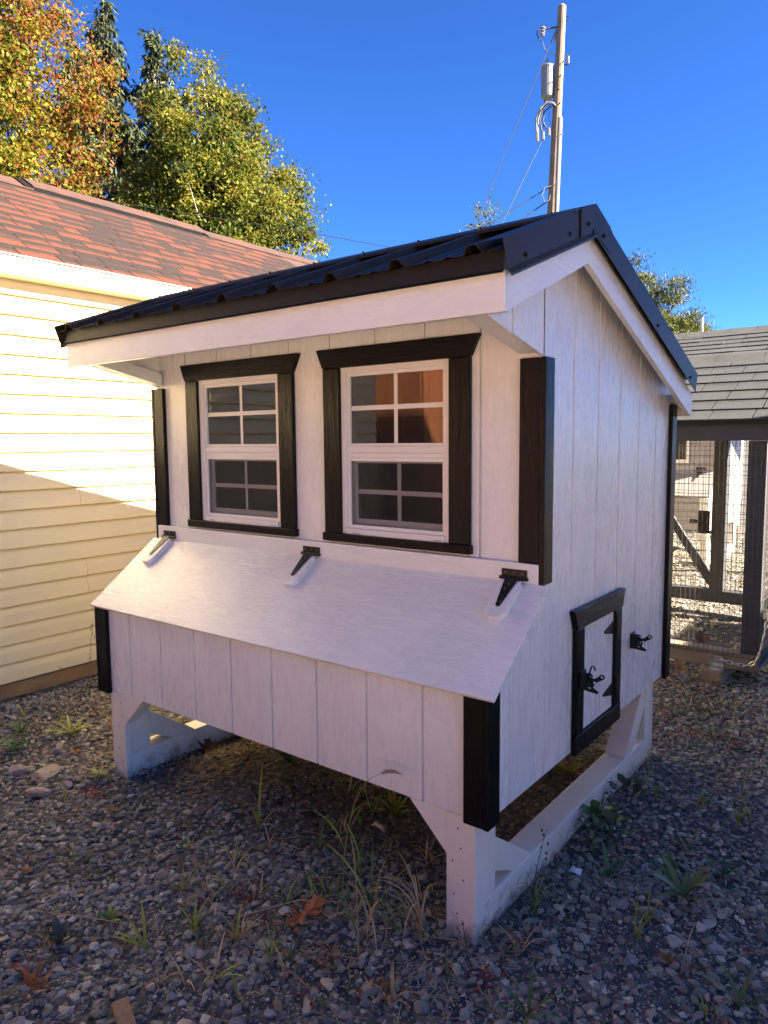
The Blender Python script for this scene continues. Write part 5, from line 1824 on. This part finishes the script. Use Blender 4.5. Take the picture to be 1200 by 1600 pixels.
rock('largest tan stone left of the left front post', -1.958, -.519, .055, .042, .03)
rock('tan stone just nearer than the largest one', -1.827, -.618, .045, .038, .03)
rock('small tan stone at the left edge', -2.089, -.572, .03, .026, .02)
rock('orange tan stone beside the yellow green oak leaf', -1.812, -.508, .026, .022, .02)
rock('round buff stone in the gravel behind the tan stones', -2.15, -.36, .038, .03, .018)
chip = MB().prism([(-.02, -.05, 0), (.02, -.05, 0), (.021, .05, 0), (-.018, .046, 0)], (0, 0, .016)).build('wood_scrap', 'wood_chip', bevel=.002)
chip.location = (-.566, -1.055, gz(-.566, -1.055) + .012)
chip.rotation_euler = (.1, .1, R(70))
tag(chip, 'brown offcut of wood at the bottom left of the gravel', 'wood scrap')
pv = [(-.018, -.012, .004), (.0, -.016, .010), (.018, -.008, .0), (.016, .010, .012), (.0, .014, .004), (-.016, .010, .014)]
pme = bpy.data.meshes.new('paper_scrap')
pme.from_pydata(pv + [(0, 0, .016)], [], [(6, i, (i + 1) % 6) for i in range(6)])
pme.update()
po = link('paper_scrap', pme, 'paper_white', loc=(.07, .134, gz(.07, .134) + .016))
md = po.modifiers.new('solidify', 'SOLIDIFY')
md.thickness = .001
tag(po, 'white crumpled paper scrap near the right skid', 'paper')

# broken dead stems and straw lying in the gravel
ds = MB()
for _ in range(420):
    if random.random() < .45:
        x, y = random.gauss(-.35, .35), random.gauss(-.45, .25)
    else:
        x, y = random.uniform(-2.8, 1.0), random.uniform(-1.3, 2.3)
    a, L = random.uniform(0, 6.28), random.uniform(.03, .13)
    z = gz(x, y) + random.uniform(.014, .03)
    dx, dy = math.cos(a) * L / 2, math.sin(a) * L / 2
    k = random.uniform(-.02, .02)
    ds.tube([(x - dx, y - dy, z + random.uniform(-.008, .012)), (x - dy * .2 + k, y + k, z + .004), (x + dx, y + dy, z + random.uniform(-.008, .014))], [.0016, .0013, .0006], 4, cap=False)
me = ds.mesh('dead_stems')
paint_mesh(me, (.36, .26, .15))
tag(stuff(link('dead_stems', me, 'weed')), 'broken straw coloured dead stems strewn over the gravel', 'dead stems')

# short sprigs of grass growing between the stones
gv_, gf_, gc_, o_ = [], [], [], 0
centres = [(random.gauss(-.45, .35), random.gauss(-.5, .28)) for _ in range(46)] + [(random.uniform(-2.8, -1.7), random.uniform(-.7, .4)) for _ in range(26)] + [(random.uniform(-.1, .8), random.uniform(-.3, 2.2)) for _ in range(40)] + [(random.uniform(-1.6, -.2), random.uniform(-.1, .9)) for _ in range(34)]
for x, y in centres:
    c_ = random.choice((LIME, GREEN, DRY, TAN, LIME, DRY))
    for _ in range(random.randint(3, 8)):
        me = blade_mesh('sprig', (x + random.gauss(0, .008), y + random.gauss(0, .008), gz(x, y)), random.uniform(0, 6.28), random.uniform(.035, .11), random.uniform(.003, .006), R(random.uniform(5, 45)), R(random.uniform(40, 130)), vary(c_, .3), seg=4)
        n_ = len(me.vertices)
        co = np.empty(n_ * 3, np.float32)
        me.vertices.foreach_get('co', co)
        cc_ = np.empty(n_ * 4, np.float32)
        me.color_attributes['Col'].data.foreach_get('color', cc_)
        gv_.append(co.reshape(-1, 3))
        gc_.append(cc_.reshape(-1, 4)[:, :3])
        gf_.append(np.array([list(p.vertices) for p in me.polygons]) + o_)
        o_ += n_
        bpy.data.meshes.remove(me)
sg = stuff(link('grass_sprigs', raw_mesh('grass_sprigs', np.concatenate(gv_), np.concatenate(gf_), 4, np.concatenate(gc_)), 'weed'))
tag(sg, 'short green and straw grass sprigs growing between the gravel stones', 'grass')

# creeping weeds: tiny red, orange and green leaves nobody could count
spots = []
for _ in range(520):
    spots.append((rng.uniform(-2.6, .9), rng.uniform(-1.3, 2.3), rng.choice([0, 1, 2, 3], p=[.32, .28, .25, .15]), rng.uniform(.02, .07), 10))
for x, y, c, r_, n in ((-1.669, -.481, 0, .05, 60), (-.30, -.62, 1, .06, 60), (-.12, -.60, 1, .05, 50), (.06, -.26, 1, .06, 60), (-.55, -.60, 1, .07, 60), (-.70, -.55, 0, .06, 50), (.06, -.42, 0, .05, 40),
                       (-2.6, -.1, 2, .15, 90), (-2.45, -.3, 3, .15, 90), (.05, 1.55, 1, .12, 100), (.0, 1.9, 2, .15, 120), (.1, 2.0, 3, .15, 120), (-.05, 1.75, 3, .2, 160), (.3, 1.7, 0, .12, 60), (.12, 1.35, 2, .12, 80),
                       (-1.25, .05, 3, .2, 160), (-.9, .1, 2, .2, 120), (-.35, .5, 3, .2, 120), (-.25, .75, 3, .15, 160), (-.55, .2, 2, .15, 120), (-1.45, .12, 3, .2, 160), (-1.1, .25, 3, .2, 120)):
    spots.append((x, y, c, r_, n))
PAL = np.array([[.26, .05, .035], [.33, .12, .04], [.09, .13, .035], [.22, .19, .04]])
Pl, Cl, Sl = [], [], []
for x, y, c, r_, n in spots:
    q = rng.normal(size=(n, 2)) * r_ * .5
    xx, yy = x + q[:, 0], y + q[:, 1]
    Pl.append(np.stack([xx, yy, height(xx, yy) + rng.uniform(.012, .034, n)], -1))
    Cl.append(PAL[c] * rng.uniform(.6, 1.3, (n, 1)))
    Sl.append(rng.uniform(.007, .018, n))
V, F, C = leaf_mesh(np.concatenate(Pl), np.concatenate(Sl), np.concatenate(Cl), up=.9)
gcv = stuff(link('ground_cover', raw_mesh('ground_cover', V, F, 3, C), 'weed'))
tag(gcv, 'tiny red, orange and green creeping weeds scattered through the gravel', 'ground cover')
